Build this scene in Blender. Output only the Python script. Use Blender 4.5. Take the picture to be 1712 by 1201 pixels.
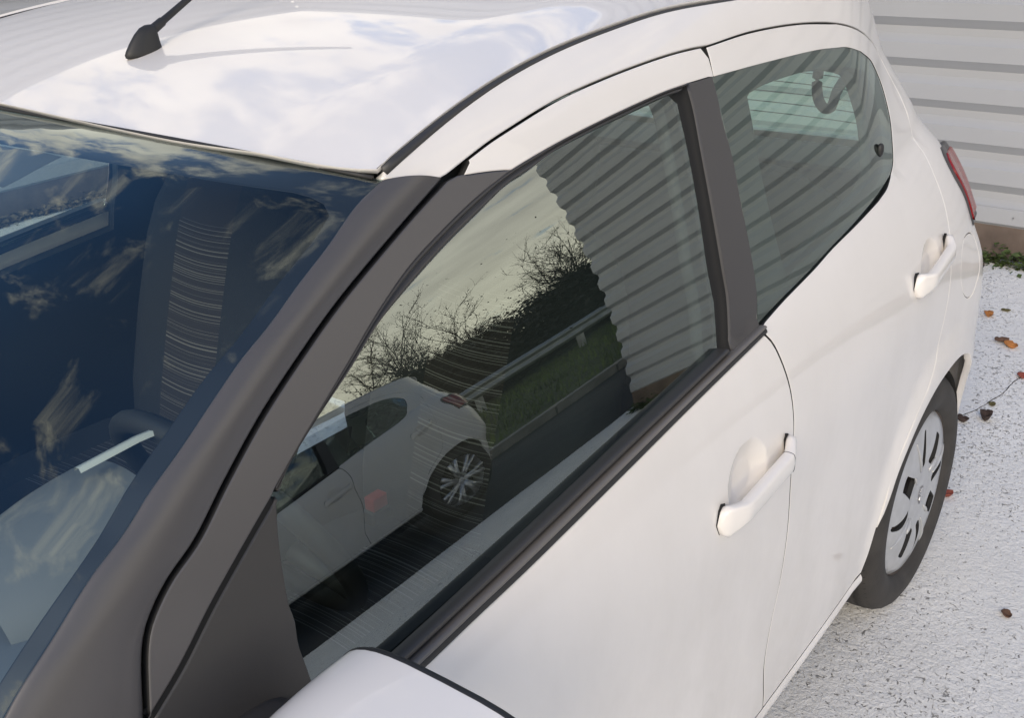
import bpy, math, random
import numpy as np
from mathutils import Vector, Matrix
from mathutils.geometry import delaunay_2d_cdt
R = math.radians
scene = bpy.context.scene
for o in list(bpy.data.objects): bpy.data.objects.remove(o)
COL = scene.collection
random.seed(7); rng = np.random.default_rng(7)

# ------------------------------------------------------------------ camera
cam_d = bpy.data.cameras.new('camera'); cam = bpy.data.objects.new('camera', cam_d); COL.objects.link(cam)
CAM = np.array([2.25401974, 1.36811071, 1.64185828])
yaw, pitch, roll = R(218.29721773), R(-24.31294462), R(-2.24135388)
f_ = np.array([math.cos(pitch)*math.cos(yaw), math.cos(pitch)*math.sin(yaw), math.sin(pitch)])
r_ = np.cross(f_, [0, 0, 1]); r_ /= np.linalg.norm(r_); u_ = np.cross(r_, f_)
r2 = math.cos(roll)*r_ + math.sin(roll)*u_; u2 = -math.sin(roll)*r_ + math.cos(roll)*u_
cam.matrix_world = Matrix(((r2[0], u2[0], -f_[0], CAM[0]), (r2[1], u2[1], -f_[1], CAM[1]), (r2[2], u2[2], -f_[2], CAM[2]), (0, 0, 0, 1)))
cam_d.sensor_width = 36.0; cam_d.lens = 1801.057/1712*36.0
cam_d.clip_start = 0.02; cam_d.clip_end = 2000
scene.camera = cam

# ------------------------------------------------------------------ sky, sun, exposure
SUN_EL, SUN_AZ = R(30), R(20)            # azimuth measured from +x towards +y
world = bpy.data.worlds.new('World'); scene.world = world; world.use_nodes = True
nt = world.node_tree; nt.nodes.clear()
def N(t, **k):
    n = nt.nodes.new(t)
    for a, v in k.items(): setattr(n, a, v)
    return n
def L(a, b): nt.links.new(a, b)
out = N('ShaderNodeOutputWorld'); bg = N('ShaderNodeBackground'); L(bg.outputs[0], out.inputs[0])
bg.inputs['Strength'].default_value = 0.135
sky = N('ShaderNodeTexSky', sky_type='NISHITA'); sky.sun_disc = False
sky.sun_elevation = SUN_EL; sky.sun_rotation = R(90) - SUN_AZ
sky.air_density = 1.0; sky.dust_density = 0.3; sky.ozone_density = 3.0
tc = N('ShaderNodeTexCoord'); sep = N('ShaderNodeSeparateXYZ'); L(tc.outputs['Generated'], sep.inputs[0])
zp = N('ShaderNodeMath', operation='MAXIMUM'); L(sep.outputs['Z'], zp.inputs[0]); zp.inputs[1].default_value = 0.0
za = N('ShaderNodeMath', operation='ADD'); L(zp.outputs[0], za.inputs[0]); za.inputs[1].default_value = 0.16
dx = N('ShaderNodeMath', operation='DIVIDE'); L(sep.outputs['X'], dx.inputs[0]); L(za.outputs[0], dx.inputs[1])
dy = N('ShaderNodeMath', operation='DIVIDE'); L(sep.outputs['Y'], dy.inputs[0]); L(za.outputs[0], dy.inputs[1])
cx = N('ShaderNodeCombineXYZ'); L(dx.outputs[0], cx.inputs[0]); L(dy.outputs[0], cx.inputs[1])
mp0 = N('ShaderNodeMapping'); L(cx.outputs[0], mp0.inputs[0]); mp0.inputs['Rotation'].default_value = (0, 0, R(29))
mp = N('ShaderNodeMapping'); L(mp0.outputs[0], mp.inputs[0]); mp.inputs['Scale'].default_value = (2.3, 1.0, 1); mp.inputs['Location'].default_value = (3.1, 1.4, 0)   # cloud streets
n1 = N('ShaderNodeTexNoise'); L(mp.outputs[0], n1.inputs['Vector']); n1.inputs['Scale'].default_value = 3.6; n1.inputs['Detail'].default_value = 9; n1.inputs['Roughness'].default_value = 0.62; n1.inputs['Distortion'].default_value = 0.1
n2 = N('ShaderNodeTexNoise'); L(mp.outputs[0], n2.inputs['Vector']); n2.inputs['Scale'].default_value = 0.55; n2.inputs['Detail'].default_value = 3
hz = N('ShaderNodeMapRange'); L(zp.outputs[0], hz.inputs[0]); hz.inputs[1].default_value = 0.0; hz.inputs[2].default_value = 0.62; hz.inputs[3].default_value = 0.41; hz.inputs[4].default_value = 0.0
s1 = N('ShaderNodeMath', operation='ADD'); L(n1.outputs['Fac'], s1.inputs[0]); L(hz.outputs[0], s1.inputs[1])
s2 = N('ShaderNodeMath', operation='MULTIPLY_ADD'); L(n2.outputs['Fac'], s2.inputs[0]); s2.inputs[1].default_value = 0.7; L(s1.outputs[0], s2.inputs[2])
rp = N('ShaderNodeMapRange', interpolation_type='SMOOTHSTEP'); L(s2.outputs[0], rp.inputs[0]); rp.inputs[1].default_value = 0.855; rp.inputs[2].default_value = 1.08
n3 = N('ShaderNodeTexNoise'); L(mp.outputs[0], n3.inputs['Vector']); n3.inputs['Scale'].default_value = 2.6; n3.inputs['Detail'].default_value = 5
ccr = N('ShaderNodeValToRGB'); L(n3.outputs['Fac'], ccr.inputs[0])
ccr.color_ramp.elements[0].position = 0.35; ccr.color_ramp.elements[0].color = (6.9, 6.3, 5.55, 1)
ccr.color_ramp.elements[1].position = 0.68; ccr.color_ramp.elements[1].color = (9.5, 8.7, 7.5, 1)
# thin warm haze low down all round the horizon
hr = N('ShaderNodeMapRange', interpolation_type='SMOOTHSTEP'); L(zp.outputs[0], hr.inputs[0]); hr.inputs[1].default_value = 0.02; hr.inputs[2].default_value = 0.22; hr.inputs[3].default_value = 0.6; hr.inputs[4].default_value = 0.0
cm = N('ShaderNodeMixRGB'); L(hr.outputs[0], cm.inputs[0]); L(ccr.outputs[0], cm.inputs[1]); cm.inputs[2].default_value = (13.5, 12.2, 9.2, 1)
hs = N('ShaderNodeHueSaturation'); hs.inputs['Hue'].default_value = .502; hs.inputs['Saturation'].default_value = 1.15; hs.inputs['Value'].default_value = 1.0; L(sky.outputs[0], hs.inputs['Color'])
mx = N('ShaderNodeMixRGB'); L(rp.outputs[0], mx.inputs[0]); L(hs.outputs[0], mx.inputs[1]); L(cm.outputs[0], mx.inputs[2])
L(mx.outputs[0], bg.inputs[0])
sun_d = bpy.data.lights.new('sun', 'SUN'); sun = bpy.data.objects.new('sun', sun_d); COL.objects.link(sun)
sun_d.energy = 1.5; sun_d.angle = R(26); sun_d.color = (1.0, 0.86, 0.68)
sd = Vector((math.cos(SUN_EL)*math.cos(SUN_AZ), math.cos(SUN_EL)*math.sin(SUN_AZ), math.sin(SUN_EL)))
sun.rotation_euler = sd.to_track_quat('Z', 'Y').to_euler(); sun.location = (6, 8, 9)
vs = scene.view_settings; vs.view_transform = 'Standard'; vs.look = 'None'; vs.gamma = 1.0; vs.exposure = 0.56; vs.use_curve_mapping = False
scene.render.engine = 'CYCLES'
scene.cycles.use_denoising = True
scene.cycles.max_bounces = 10; scene.cycles.transparent_max_bounces = 24; scene.cycles.glossy_bounces = 6
scene.cycles.sample_clamp_indirect = 8

# ------------------------------------------------------------------ materials
def mat(name, base=(.5, .5, .5), rough=.5, metal=0, coat=0, coat_rough=.03, spec=.5, var=0, var_scale=8, bump=0, bump_scale=60, emis=None):
    m = bpy.data.materials.new(name); m.use_nodes = True; t = m.node_tree; b = t.nodes['Principled BSDF']
    b.inputs['Base Color'].default_value = (*base, 1); b.inputs['Roughness'].default_value = rough; b.inputs['Metallic'].default_value = metal
    b.inputs['Coat Weight'].default_value = coat; b.inputs['Coat Roughness'].default_value = coat_rough; b.inputs['Specular IOR Level'].default_value = spec
    if var or bump:
        c = t.nodes.new('ShaderNodeTexCoord')
    if var:
        n = t.nodes.new('ShaderNodeTexNoise'); t.links.new(c.outputs['Object'], n.inputs['Vector']); n.inputs['Scale'].default_value = var_scale; n.inputs['Detail'].default_value = 6
        r = t.nodes.new('ShaderNodeMapRange'); t.links.new(n.outputs['Fac'], r.inputs[0]); r.inputs[1].default_value = .3; r.inputs[2].default_value = .7; r.inputs[3].default_value = 1-var; r.inputs[4].default_value = 1+var
        x = t.nodes.new('ShaderNodeMixRGB'); x.blend_type = 'MULTIPLY'; x.inputs[0].default_value = 1; x.inputs[1].default_value = (*base, 1); t.links.new(r.outputs[0], x.inputs[2]); t.links.new(x.outputs[0], b.inputs['Base Color'])
    if bump:
        n = t.nodes.new('ShaderNodeTexNoise'); t.links.new(c.outputs['Object'], n.inputs['Vector']); n.inputs['Scale'].default_value = bump_scale; n.inputs['Detail'].default_value = 4
        u = t.nodes.new('ShaderNodeBump'); u.inputs['Strength'].default_value = bump; u.inputs['Distance'].default_value = .002; t.links.new(n.outputs['Fac'], u.inputs['Height']); t.links.new(u.outputs[0], b.inputs['Normal'])
    return m

def glass_mat(name, tint, r0=.08, dirt=0.0):
    m = bpy.data.materials.new(name); m.use_nodes = True; t = m.node_tree; t.nodes.clear()
    o = t.nodes.new('ShaderNodeOutputMaterial'); mix = t.nodes.new('ShaderNodeMixShader'); tr = t.nodes.new('ShaderNodeBsdfTransparent'); gl = t.nodes.new('ShaderNodeBsdfGlossy')
    gl.inputs['Roughness'].default_value = 0.0; tr.inputs[0].default_value = (*tint, 1)
    g = t.nodes.new('ShaderNodeNewGeometry')      # two-sided reflectance of a thin pane
    gl.inputs['Color'].default_value = (.90, 1.0, .98, 1)
    dt = t.nodes.new('ShaderNodeVectorMath'); dt.operation = 'DOT_PRODUCT'; t.links.new(g.outputs['Normal'], dt.inputs[0]); t.links.new(g.outputs['Incoming'], dt.inputs[1])
    def mth(o, a, b):
        n = t.nodes.new('ShaderNodeMath'); n.operation = o; n.use_clamp = o == 'MULTIPLY_ADD'
        for i, v in enumerate((a, b)):
            if isinstance(v, (int, float)): n.inputs[i].default_value = v
            else: t.links.new(v, n.inputs[i])
        return n
    ab = mth('ABSOLUTE', dt.outputs['Value'], 0); om = mth('SUBTRACT', 1.0, ab.outputs[0]); pw = mth('POWER', om.outputs[0], 4.2); fr = mth('MULTIPLY_ADD', pw.outputs[0], 1-r0); fr.inputs[2].default_value = r0
    t.links.new(fr.outputs[0], mix.inputs[0]); t.links.new(tr.outputs[0], mix.inputs[1]); t.links.new(gl.outputs[0], mix.inputs[2])
    last = mix
    if dirt:
        c = t.nodes.new('ShaderNodeTexCoord'); n = t.nodes.new('ShaderNodeTexNoise'); t.links.new(c.outputs['Object'], n.inputs['Vector']); n.inputs['Scale'].default_value = 5; n.inputs['Detail'].default_value = 8; n.inputs['Roughness'].default_value = .7
        r = t.nodes.new('ShaderNodeMapRange'); t.links.new(n.outputs['Fac'], r.inputs[0]); r.inputs[1].default_value = .35; r.inputs[2].default_value = .75; r.inputs[3].default_value = 0; r.inputs[4].default_value = dirt
        d = t.nodes.new('ShaderNodeBsdfDiffuse'); d.inputs[0].default_value = (.55, .55, .52, 1)
        m2 = t.nodes.new('ShaderNodeMixShader'); t.links.new(r.outputs[0], m2.inputs[0]); t.links.new(mix.outputs[0], m2.inputs[1]); t.links.new(d.outputs[0], m2.inputs[2]); last = m2
    t.links.new(last.outputs[0], o.inputs[0]); return m

def paint_mat():
    m = mat('white_paint', (.82, .785, .742), .42, coat=.75, coat_rough=.022)
    t = m.node_tree; b = t.nodes['Principled BSDF']
    c = t.nodes.new('ShaderNodeTexCoord'); n = t.nodes.new('ShaderNodeTexNoise'); n.inputs['Scale'].default_value = 3.2; n.inputs['Detail'].default_value = 9; n.inputs['Roughness'].default_value = .68
    mp = t.nodes.new('ShaderNodeMapping'); mp.inputs['Scale'].default_value = (1.4, 1, .8); t.links.new(c.outputs['Object'], mp.inputs[0]); t.links.new(mp.outputs[0], n.inputs['Vector'])
    s = t.nodes.new('ShaderNodeSeparateXYZ'); t.links.new(c.outputs['Object'], s.inputs[0])
    # road film: thicker near the sills, patchy
    a = t.nodes.new('ShaderNodeMapRange'); t.links.new(s.outputs['Z'], a.inputs[0]); a.inputs[1].default_value = 1.0; a.inputs[2].default_value = .25; a.inputs[3].default_value = 0.12; a.inputs[4].default_value = .62
    r = t.nodes.new('ShaderNodeMapRange'); t.links.new(n.outputs['Fac'], r.inputs[0]); r.inputs[1].default_value = .42; r.inputs[2].default_value = .80
    u = t.nodes.new('ShaderNodeMath'); u.operation = 'MULTIPLY'; t.links.new(a.outputs[0], u.inputs[0]); t.links.new(r.outputs[0], u.inputs[1])
    x = t.nodes.new('ShaderNodeMixRGB'); t.links.new(u.outputs[0], x.inputs[0]); x.inputs[1].default_value = (.82, .785, .742, 1); x.inputs[2].default_value = (.50, .47, .42, 1); t.links.new(x.outputs[0], b.inputs['Base Color'])
    return m
M = {}
M['paint'] = paint_mat()
M['satin'] = mat('satin_black', (.055, .053, .055), .36, spec=.5)
M['film'] = mat('black_film', (.076, .073, .075), .34, spec=.55, bump=.04, bump_scale=900)
M['trim'] = mat('grey_plastic', (.036, .035, .035), .45, bump=.10, bump_scale=1400)
M['rubber'] = mat('rubber', (.020, .020, .020), .55)
M['gap'] = mat('dark_gap', (.008, .008, .008), .8)  # painted shade for panel gaps; also real seams, sipes and the crack
M['seal'] = mat('seal_rubber', (.040, .038, .036), .38)
M['bright'] = mat('moulding_face', (.14, .13, .12), .35)
M['frit'] = mat('black_frit', (.012, .012, .014), .5)
M['tyre'] = mat('tyre_rubber', (.040, .037, .034), .8, var=.25, var_scale=14, bump=.3, bump_scale=300)
M['hub'] = mat('silver_plastic', (.44, .45, .46), .34, metal=.25, coat=.4, coat_rough=.15, var=.10, var_scale=30)
M['steel'] = mat('brown_steel', (.10, .078, .062), .6, metal=.3, var=.3, var_scale=20)
M['under'] = mat('underbody', (.02, .02, .02), .9)
M['inner'] = mat('cabin_plastic', (.022, .024, .025), .6)
M['dash'] = mat('dash_plastic', (.055, .06, .064), .6)
M['dash2'] = mat('dash_top_plastic', (.15, .16, .17), .55)
M['pale'] = mat('pale_grey', (.55, .57, .55), .4)
M['cloth'] = mat('seat_cloth', (.022, .023, .025), .9, bump=.5, bump_scale=700)
M['liner'] = mat('headliner', (.14, .145, .14), .95, bump=.3, bump_scale=500)
M['glass'] = glass_mat('tinted_glass', (.70, .82, .79), .20, dirt=.0)
M['rglass'] = glass_mat('rear_glass', (.72, .90, .82), .15, dirt=.006)
M['ws'] = glass_mat('windscreen_glass', (.88, .95, .92), .078, dirt=.003)
def stripe_cloth(name, axis, sc, ph):
    m = mat(name, (.022, .023, .025), .9, bump=.5, bump_scale=700); t = m.node_tree; b = t.nodes['Principled BSDF']
    c = t.nodes.new('ShaderNodeTexCoord'); s = t.nodes.new('ShaderNodeSeparateXYZ'); t.links.new(c.outputs['Object'], s.inputs[0])
    def op(o, a, q=None, r=None):
        n = t.nodes.new('ShaderNodeMath'); n.operation = o
        for k, v in enumerate((a, q, r)):
            if v is None: continue
            if isinstance(v, (int, float)): n.inputs[k].default_value = v
            else: t.links.new(v, n.inputs[k])
        return n.outputs[0]
    n = t.nodes.new('ShaderNodeTexNoise'); n.noise_dimensions = '1D'; n.inputs['Scale'].default_value = sc; n.inputs['Detail'].default_value = 3; n.inputs['Roughness'].default_value = .7
    yy = op('MULTIPLY', s.outputs['Y'], s.outputs['Y']); bow = op('MULTIPLY_ADD', yy, -.7, s.outputs[axis]); t.links.new(op('ADD', bow, ph), n.inputs['W'])
    ln = op('GREATER_THAN', n.outputs['Fac'], .60); panel_ = op('LESS_THAN', op('ABSOLUTE', s.outputs['Y']), .080)
    k = op('MULTIPLY', ln, panel_)
    k = op('MULTIPLY', k, op('LESS_THAN', s.outputs['Z'], .70) if axis == 'Z' else op('LESS_THAN', s.outputs['X'], .30))
    x = t.nodes.new('ShaderNodeMixRGB'); t.links.new(panel_, x.inputs[0]); x.inputs[1].default_value = (.022, .023, .025, 1); x.inputs[2].default_value = (.032, .027, .026, 1)
    y = t.nodes.new('ShaderNodeMixRGB'); t.links.new(k, y.inputs[0]); t.links.new(x.outputs[0], y.inputs[1]); y.inputs[2].default_value = (.17, .16, .15, 1); t.links.new(y.outputs[0], b.inputs['Base Color'])
    return m
M['stripe_z'] = stripe_cloth('striped_seat_back', 'Z', 240, 3.3); M['stripe_x'] = stripe_cloth('striped_seat_cushion', 'X', 240, 7.7)
M['red'] = mat('red_lens', (.24, .005, .007), .22, coat=.35, coat_rough=.05)
M['redtag'] = mat('red_button', (.55, .03, .03), .4)
M['chrome'] = mat('bright_metal', (.6, .6, .6), .12, metal=1)
M['emblem'] = mat('emblem_metal', (.30, .30, .31), .3, metal=.8)

# ------------------------------------------------------------------ mesh helpers
def link(o, parent=None):
    COL.objects.link(o)
    if parent is not None: o.parent = parent
    return o
def tag(o, label=None, cat=None, group=None, kind=None):
    if label: o['label'] = label
    if cat: o['category'] = cat
    if group: o['group'] = group
    if kind: o['kind'] = kind
    return o
def empty(name, loc=(0, 0, 0)):
    o = bpy.data.objects.new(name, None); o.location = loc; o.empty_display_size = .1; COL.objects.link(o); return o
def mesh_obj(name, V, F, m, parent=None, normals=None, smooth=True, mirror=False):
    V = np.array(V, float)
    if mirror:
        V = V*np.array([1, -1, 1]); F = [tuple(reversed(f)) for f in F]
        if normals is not None: normals = normals*np.array([1, -1, 1])
    me = bpy.data.meshes.new(name); me.from_pydata(V.tolist(), [], [tuple(int(i) for i in f) for f in F])
    me.materials.append(m)
    me.polygons.foreach_set('use_smooth', [smooth]*len(me.polygons))
    me.update()
    if normals is not None: me.normals_split_custom_set_from_vertices(np.asarray(normals, float).tolist())
    return link(bpy.data.objects.new(name, me), parent)
def catmull(P, ds, closed=False):
    P = np.array(P, float)
    if len(P) == 2 and not closed:
        n = max(1, int(np.linalg.norm(P[1]-P[0])/ds)); t = np.linspace(0, 1, n+1)[:, None]; return P[0]*(1-t)+P[1]*t
    Q = np.vstack([P[-1], P, P[0], P[1]]) if closed else np.vstack([2*P[0]-P[1], P, 2*P[-1]-P[-2]])
    pts = []
    for i in range(1, len(Q)-2):
        p0, p1, p2, p3 = Q[i-1:i+3]
        k = 16; a = .5
        t0 = 0; t1 = t0+max(np.linalg.norm(p1-p0), 1e-6)**a; t2 = t1+max(np.linalg.norm(p2-p1), 1e-6)**a; t3 = t2+max(np.linalg.norm(p3-p2), 1e-6)**a
        t = np.linspace(t1, t2, k, endpoint=False)[:, None]
        A1 = (t1-t)/(t1-t0)*p0+(t-t0)/(t1-t0)*p1; A2 = (t2-t)/(t2-t1)*p1+(t-t1)/(t2-t1)*p2; A3 = (t3-t)/(t3-t2)*p2+(t-t2)/(t3-t2)*p3
        B1 = (t2-t)/(t2-t0)*A1+(t-t0)/(t2-t0)*A2; B2 = (t3-t)/(t3-t1)*A2+(t-t1)/(t3-t1)*A3
        pts.append((t2-t)/(t2-t1)*B1+(t-t1)/(t2-t1)*B2)
    pts = np.vstack(pts+[P[:1] if closed else P[-1:]])
    d = np.r_[0, np.cumsum(np.linalg.norm(np.diff(pts, axis=0), axis=1))]; n = max(2, int(round(d[-1]/ds)))
    s = np.linspace(0, d[-1], n+1); out = np.stack([np.interp(s, d, pts[:, k]) for k in range(pts.shape[1])], 1)
    return out[:-1] if closed else out
def arc(P, n):
    P = np.array(P, float); d = np.r_[0, np.cumsum(np.linalg.norm(np.diff(P, axis=0), axis=1))]
    s = np.linspace(0, d[-1], n); return np.stack([np.interp(s, d, P[:, k]) for k in range(P.shape[1])], 1)
def poly(*segs, ds=.012):
    out = []
    for s in segs:
        q = catmull(s, ds)
        for p in q:
            if not out or np.linalg.norm(np.array(out[-1])-p) > ds*.3: out.append(p)
    while np.linalg.norm(out[0]-out[-1]) < ds*.3: out.pop()
    return np.array(out)
def inside(P, poly_):
    x, y = P[:, 0], P[:, 1]; c = np.zeros(len(P), bool); n = len(poly_); j = n-1
    for i in range(n):
        xi, yi = poly_[i]; xj, yj = poly_[j]
        k = (yi > y) != (yj > y)
        c ^= k & (x < (xj-xi)*(y-yi)/((yj-yi) if yj != yi else 1e-12)+xi); j = i
    return c
def area2(p): return .5*np.sum(p[:, 0]*np.roll(p[:, 1], -1)-np.roll(p[:, 0], -1)*p[:, 1])
def inset(p, d):
    if area2(p) < 0: d = -d
    a = np.roll(p, 1, 0); b = np.roll(p, -1, 0)
    e1 = p-a; e2 = b-p; e1 /= np.linalg.norm(e1, axis=1)[:, None]+1e-12; e2 /= np.linalg.norm(e2, axis=1)[:, None]+1e-12
    n1 = np.stack([-e1[:, 1], e1[:, 0]], 1); n2 = np.stack([-e2[:, 1], e2[:, 0]], 1); n = n1+n2; n /= np.linalg.norm(n, axis=1)[:, None]+1e-12
    return p+n*d
def fdn(P, a, b, h=1.5e-3):
    u = P(a+h, b)-P(a-h, b); v = P(a, b+h)-P(a, b-h); n = np.cross(u, v); return n/(np.linalg.norm(n, axis=1)[:, None]+1e-15)
def panel(name, outer, P, m, parent=None, holes=(), spacing=.03, thick=.012, off=0., edge=.0016, extra=None, mirror=False, out_dir=(0, 1, 0), rim=None):
    """a sheet cut to a 2-D outline, laid on the surface P(a,b), with a rolled edge and a turned-in rim"""
    loops = [np.array(outer)]+[np.array(h) for h in holes]
    ins = [inset(loops[0], edge)]+[inset(l, -edge) for l in loops[1:]]
    lo, hi = loops[0].min(0), loops[0].max(0)
    gx = np.arange(lo[0], hi[0], spacing); gy_ = np.arange(lo[1], hi[1], spacing*.87)
    G = np.array([(x+(spacing*.5 if k % 2 else 0), y) for k, y in enumerate(gy_) for x in gx])
    if extra is not None: G = np.vstack([G, extra])
    ok = inside(G, inset(loops[0], spacing*.45 if extra is None else edge*2.5))
    for h in loops[1:]: ok &= ~inside(G, inset(h, -spacing*.45))
    G = G[ok]
    bv = np.vstack(ins); nb = len(bv); E = []; k0 = 0
    for l in ins:
        n = len(l); E += [(k0+i, k0+(i+1) % n) for i in range(n)]; k0 += n
    allp = np.vstack([bv, G])
    vv, ee, ff, ov, oe, of = delaunay_2d_cdt([Vector(p) for p in allp], E, [], 0, 1e-6)
    vv = np.array([tuple(v) for v in vv]); ff = np.array([tuple(f) for f in ff])
    cen = vv[ff].mean(1); keep = inside(cen, ins[0])
    for l in ins[1:]: keep &= ~inside(cen, l)
    ff = ff[keep]
    o2n = {}
    for i, l in enumerate(ov):
        for q in l: o2n[q] = i
    n0 = fdn(P, vv[:, 0], vv[:, 1]); S = P(vv[:, 0], vv[:, 1])
    sgn = np.sign((n0*np.array(out_dir)).sum(1)); sgn[sgn == 0] = 1
    sg = 1 if sgn.mean() >= 0 else -1
    n0 = n0*sg
    V = [S+n0*off]; NN = [n0]; F = []
    t = vv[ff]; cw = ((t[:, 1]-t[:, 0])[:, 0]*(t[:, 2]-t[:, 0])[:, 1]-(t[:, 1]-t[:, 0])[:, 1]*(t[:, 2]-t[:, 0])[:, 0])*sg < 0
    for f, c in zip(ff, cw): F.append(tuple(f[::-1]) if c else tuple(f))
    base = len(vv); k0 = 0; rim_f = []
    for li, l in enumerate(loops):
        n = len(l); q = l; nn = fdn(P, q[:, 0], q[:, 1])*sg; s = P(q[:, 0], q[:, 1])
        iv = P(ins[li][:, 0], ins[li][:, 1]); od = s-iv; od -= nn*(od*nn).sum(1)[:, None]; od /= np.linalg.norm(od, axis=1)[:, None]+1e-12
        V += [s+nn*(off-edge*.7), s+nn*(off-thick)]; nr = nn*.8+od*.6; nr /= np.linalg.norm(nr, axis=1)[:, None]; NN += [nr, od]
        ccw = (area2(l) > 0)
        if li > 0: ccw = not ccw
        flip = ccw != (sg > 0)
        for i in range(n):
            j = (i+1) % n; a, b_ = o2n.get(k0+i), o2n.get(k0+j)
            f1 = (a, b_, base+j, base+i)[::-1]; f2 = (base+i, base+j, base+n+j, base+n+i)[::-1]
            if flip: f1, f2 = f1[::-1], f2[::-1]
            if a is not None and b_ is not None and a != b_: F.append(f1)
            F.append(f2); rim_f.append(len(F)-1)
        base += 2*n; k0 += n
    o = mesh_obj(name, np.vstack(V), F, m, parent, np.vstack(NN), mirror=mirror)
    if rim is not None:  # edge skirts coloured dark: the shade of the gap painted in
        o.data.materials.append(rim)
        for i in rim_f: o.data.polygons[i].material_index = 1
    return o
def loft(name, rows, m, parent=None, close_u=False, close_v=False, mirror=False, caps=False):
    """rows: list of equal-length point lists"""
    A = np.array(rows, float); nu, nv = A.shape[:2]; V = A.reshape(-1, 3); F = []
    for i in range(nu if close_u else nu-1):
        for j in range(nv if close_v else nv-1):
            a, b = i, (i+1) % nu; c, d = j, (j+1) % nv
            F.append((a*nv+c, a*nv+d, b*nv+d, b*nv+c))
    if caps: F += [tuple(range(nv))[::-1], tuple((nu-1)*nv+k for k in range(nv))]
    o = mesh_obj(name, V, F, m, parent, mirror=mirror)
    import bmesh
    bm = bmesh.new(); bm.from_mesh(o.data); bmesh.ops.recalc_face_normals(bm, faces=bm.faces); bm.to_mesh(o.data); bm.free()
    return o
def frames(P):
    P = np.array(P, float); T = np.gradient(P, axis=0); T /= np.linalg.norm(T, axis=1)[:, None]+1e-12
    up = np.array([0, 0, 1.]);
    if abs(T[:, 2]).mean() > .9: up = np.array([1., 0, 0])
    A = np.cross(T, up); A /= np.linalg.norm(A, axis=1)[:, None]+1e-12; B = np.cross(A, T); return T, A, B
def tube(name, P, r, m, parent=None, n=10, mirror=False, closed=False):
    P = np.array(P, float); T, A, B = frames(P); r = np.broadcast_to(r, (len(P),))
    th = np.linspace(0, 2*math.pi, n, endpoint=False)
    rows = [[P[i]+r[i]*(math.cos(t)*A[i]+math.sin(t)*B[i]) for t in th] for i in range(len(P))]
    return loft(name, rows, m, parent, close_v=True, mirror=mirror, caps=not closed, close_u=closed)
def lathe(name, prof, m, parent=None, axis_y=True, n=48, loc=(0, 0, 0)):
    """profile of (radius, y) revolved about the y axis"""
    th = np.linspace(0, 2*math.pi, n, endpoint=False)
    rows = [[(loc[0]+r*math.cos(t), loc[1]+y, loc[2]+r*math.sin(t)) for (r, y) in prof] for t in th]
    return loft(name, rows, m, parent, close_u=True)
def box(name, x, y, z, m, parent=None, bev=0.0, rot=None, mirror=False):
    import bmesh
    bm = bmesh.new(); bmesh.ops.create_cube(bm, size=1)
    for v in bm.verts: v.co = Vector(((x[0]+x[1])/2+v.co.x*(x[1]-x[0]), (y[0]+y[1])/2+v.co.y*(y[1]-y[0]), (z[0]+z[1])/2+v.co.z*(z[1]-z[0])))
    if bev: bmesh.ops.bevel(bm, geom=list(bm.edges), offset=bev, segments=3, profile=.6, affect='EDGES')
    me = bpy.data.meshes.new(name); bm.to_mesh(me); bm.free(); me.materials.append(m)
    if bev: me.polygons.foreach_set('use_smooth', [True]*len(me.polygons))
    o = link(bpy.data.objects.new(name, me), parent)
    if mirror: me.transform(Matrix.Scale(-1, 4, (0, 1, 0))); me.flip_normals()
    return o
def superbox(name, c, s, m, parent=None, p=3.2, rot=None, nu=20, nv=12, taper=None):
    """rounded superellipsoid block"""
    rows = []
    for i in range(nv+1):
        v = -math.pi/2+math.pi*i/nv; cv, sv = math.cos(v), math.sin(v); row = []
        for j in range(nu):
            u = 2*math.pi*j/nu; cu, su = math.cos(u), math.sin(u); e = 2/p
            f = lambda w: math.copysign(abs(w)**e, w)
            q = Vector((s[0]*f(cv)*f(cu), s[1]*f(cv)*f(su), s[2]*f(sv)))
            if taper: q = taper(q)
            if rot is not None: q = rot @ q
            row.append((c[0]+q.x, c[1]+q.y, c[2]+q.z))
        rows.append(row)
    return loft(name, rows, m, parent, close_v=True)

# ------------------------------------------------------------------ body surfaces
def cub(xs,ys):
    """natural cubic spline -> callable (vectorised)"""
    xs=np.array(xs,float);ys=np.array(ys,float);n=len(xs);h=np.diff(xs)
    A=np.zeros((n,n));b=np.zeros(n);A[0,0]=A[-1,-1]=1
    for i in range(1,n-1):
        A[i,i-1]=h[i-1];A[i,i]=2*(h[i-1]+h[i]);A[i,i+1]=h[i];b[i]=6*((ys[i+1]-ys[i])/h[i]-(ys[i]-ys[i-1])/h[i-1])
    M=np.linalg.solve(A,b)
    def f(x):
        x=np.clip(np.asarray(x,float),xs[0],xs[-1]);i=np.clip(np.searchsorted(xs,x)-1,0,n-2)
        a=(xs[i+1]-x)/h[i];c=(x-xs[i])/h[i]
        return a*ys[i]+c*ys[i+1]+((a**3-a)*M[i]+(c**3-c)*M[i+1])*h[i]**2/6
    return f
def sstep(a,b,x):
    t=np.clip((np.asarray(x,float)-a)/(b-a),0,1);return t*t*(3-2*t)
Yb_=cub([-.6,-.2,.0,.2,.5,.9,1.4,1.9,2.3,2.7],[.552,.630,.668,.702,.734,.749,.749,.734,.692,.632])
Ym_=cub([-.6,-.2,0,.4,.8,1.5,2.0,2.4,2.75],[.765,.795,.80,.806,.808,.808,.803,.79,.75])
g_=cub([0,.02,.05,.1,.16,.22,.26,.32,.40,.55,.68,.8,.95],[0,.20,.42,.68,.87,.975,.99,.962,.93,.885,.86,.72,.4])
def D_(u):
    u=np.asarray(u,float);return .225*u+.22*u*u+5*np.maximum(u-.37,0)**2
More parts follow.
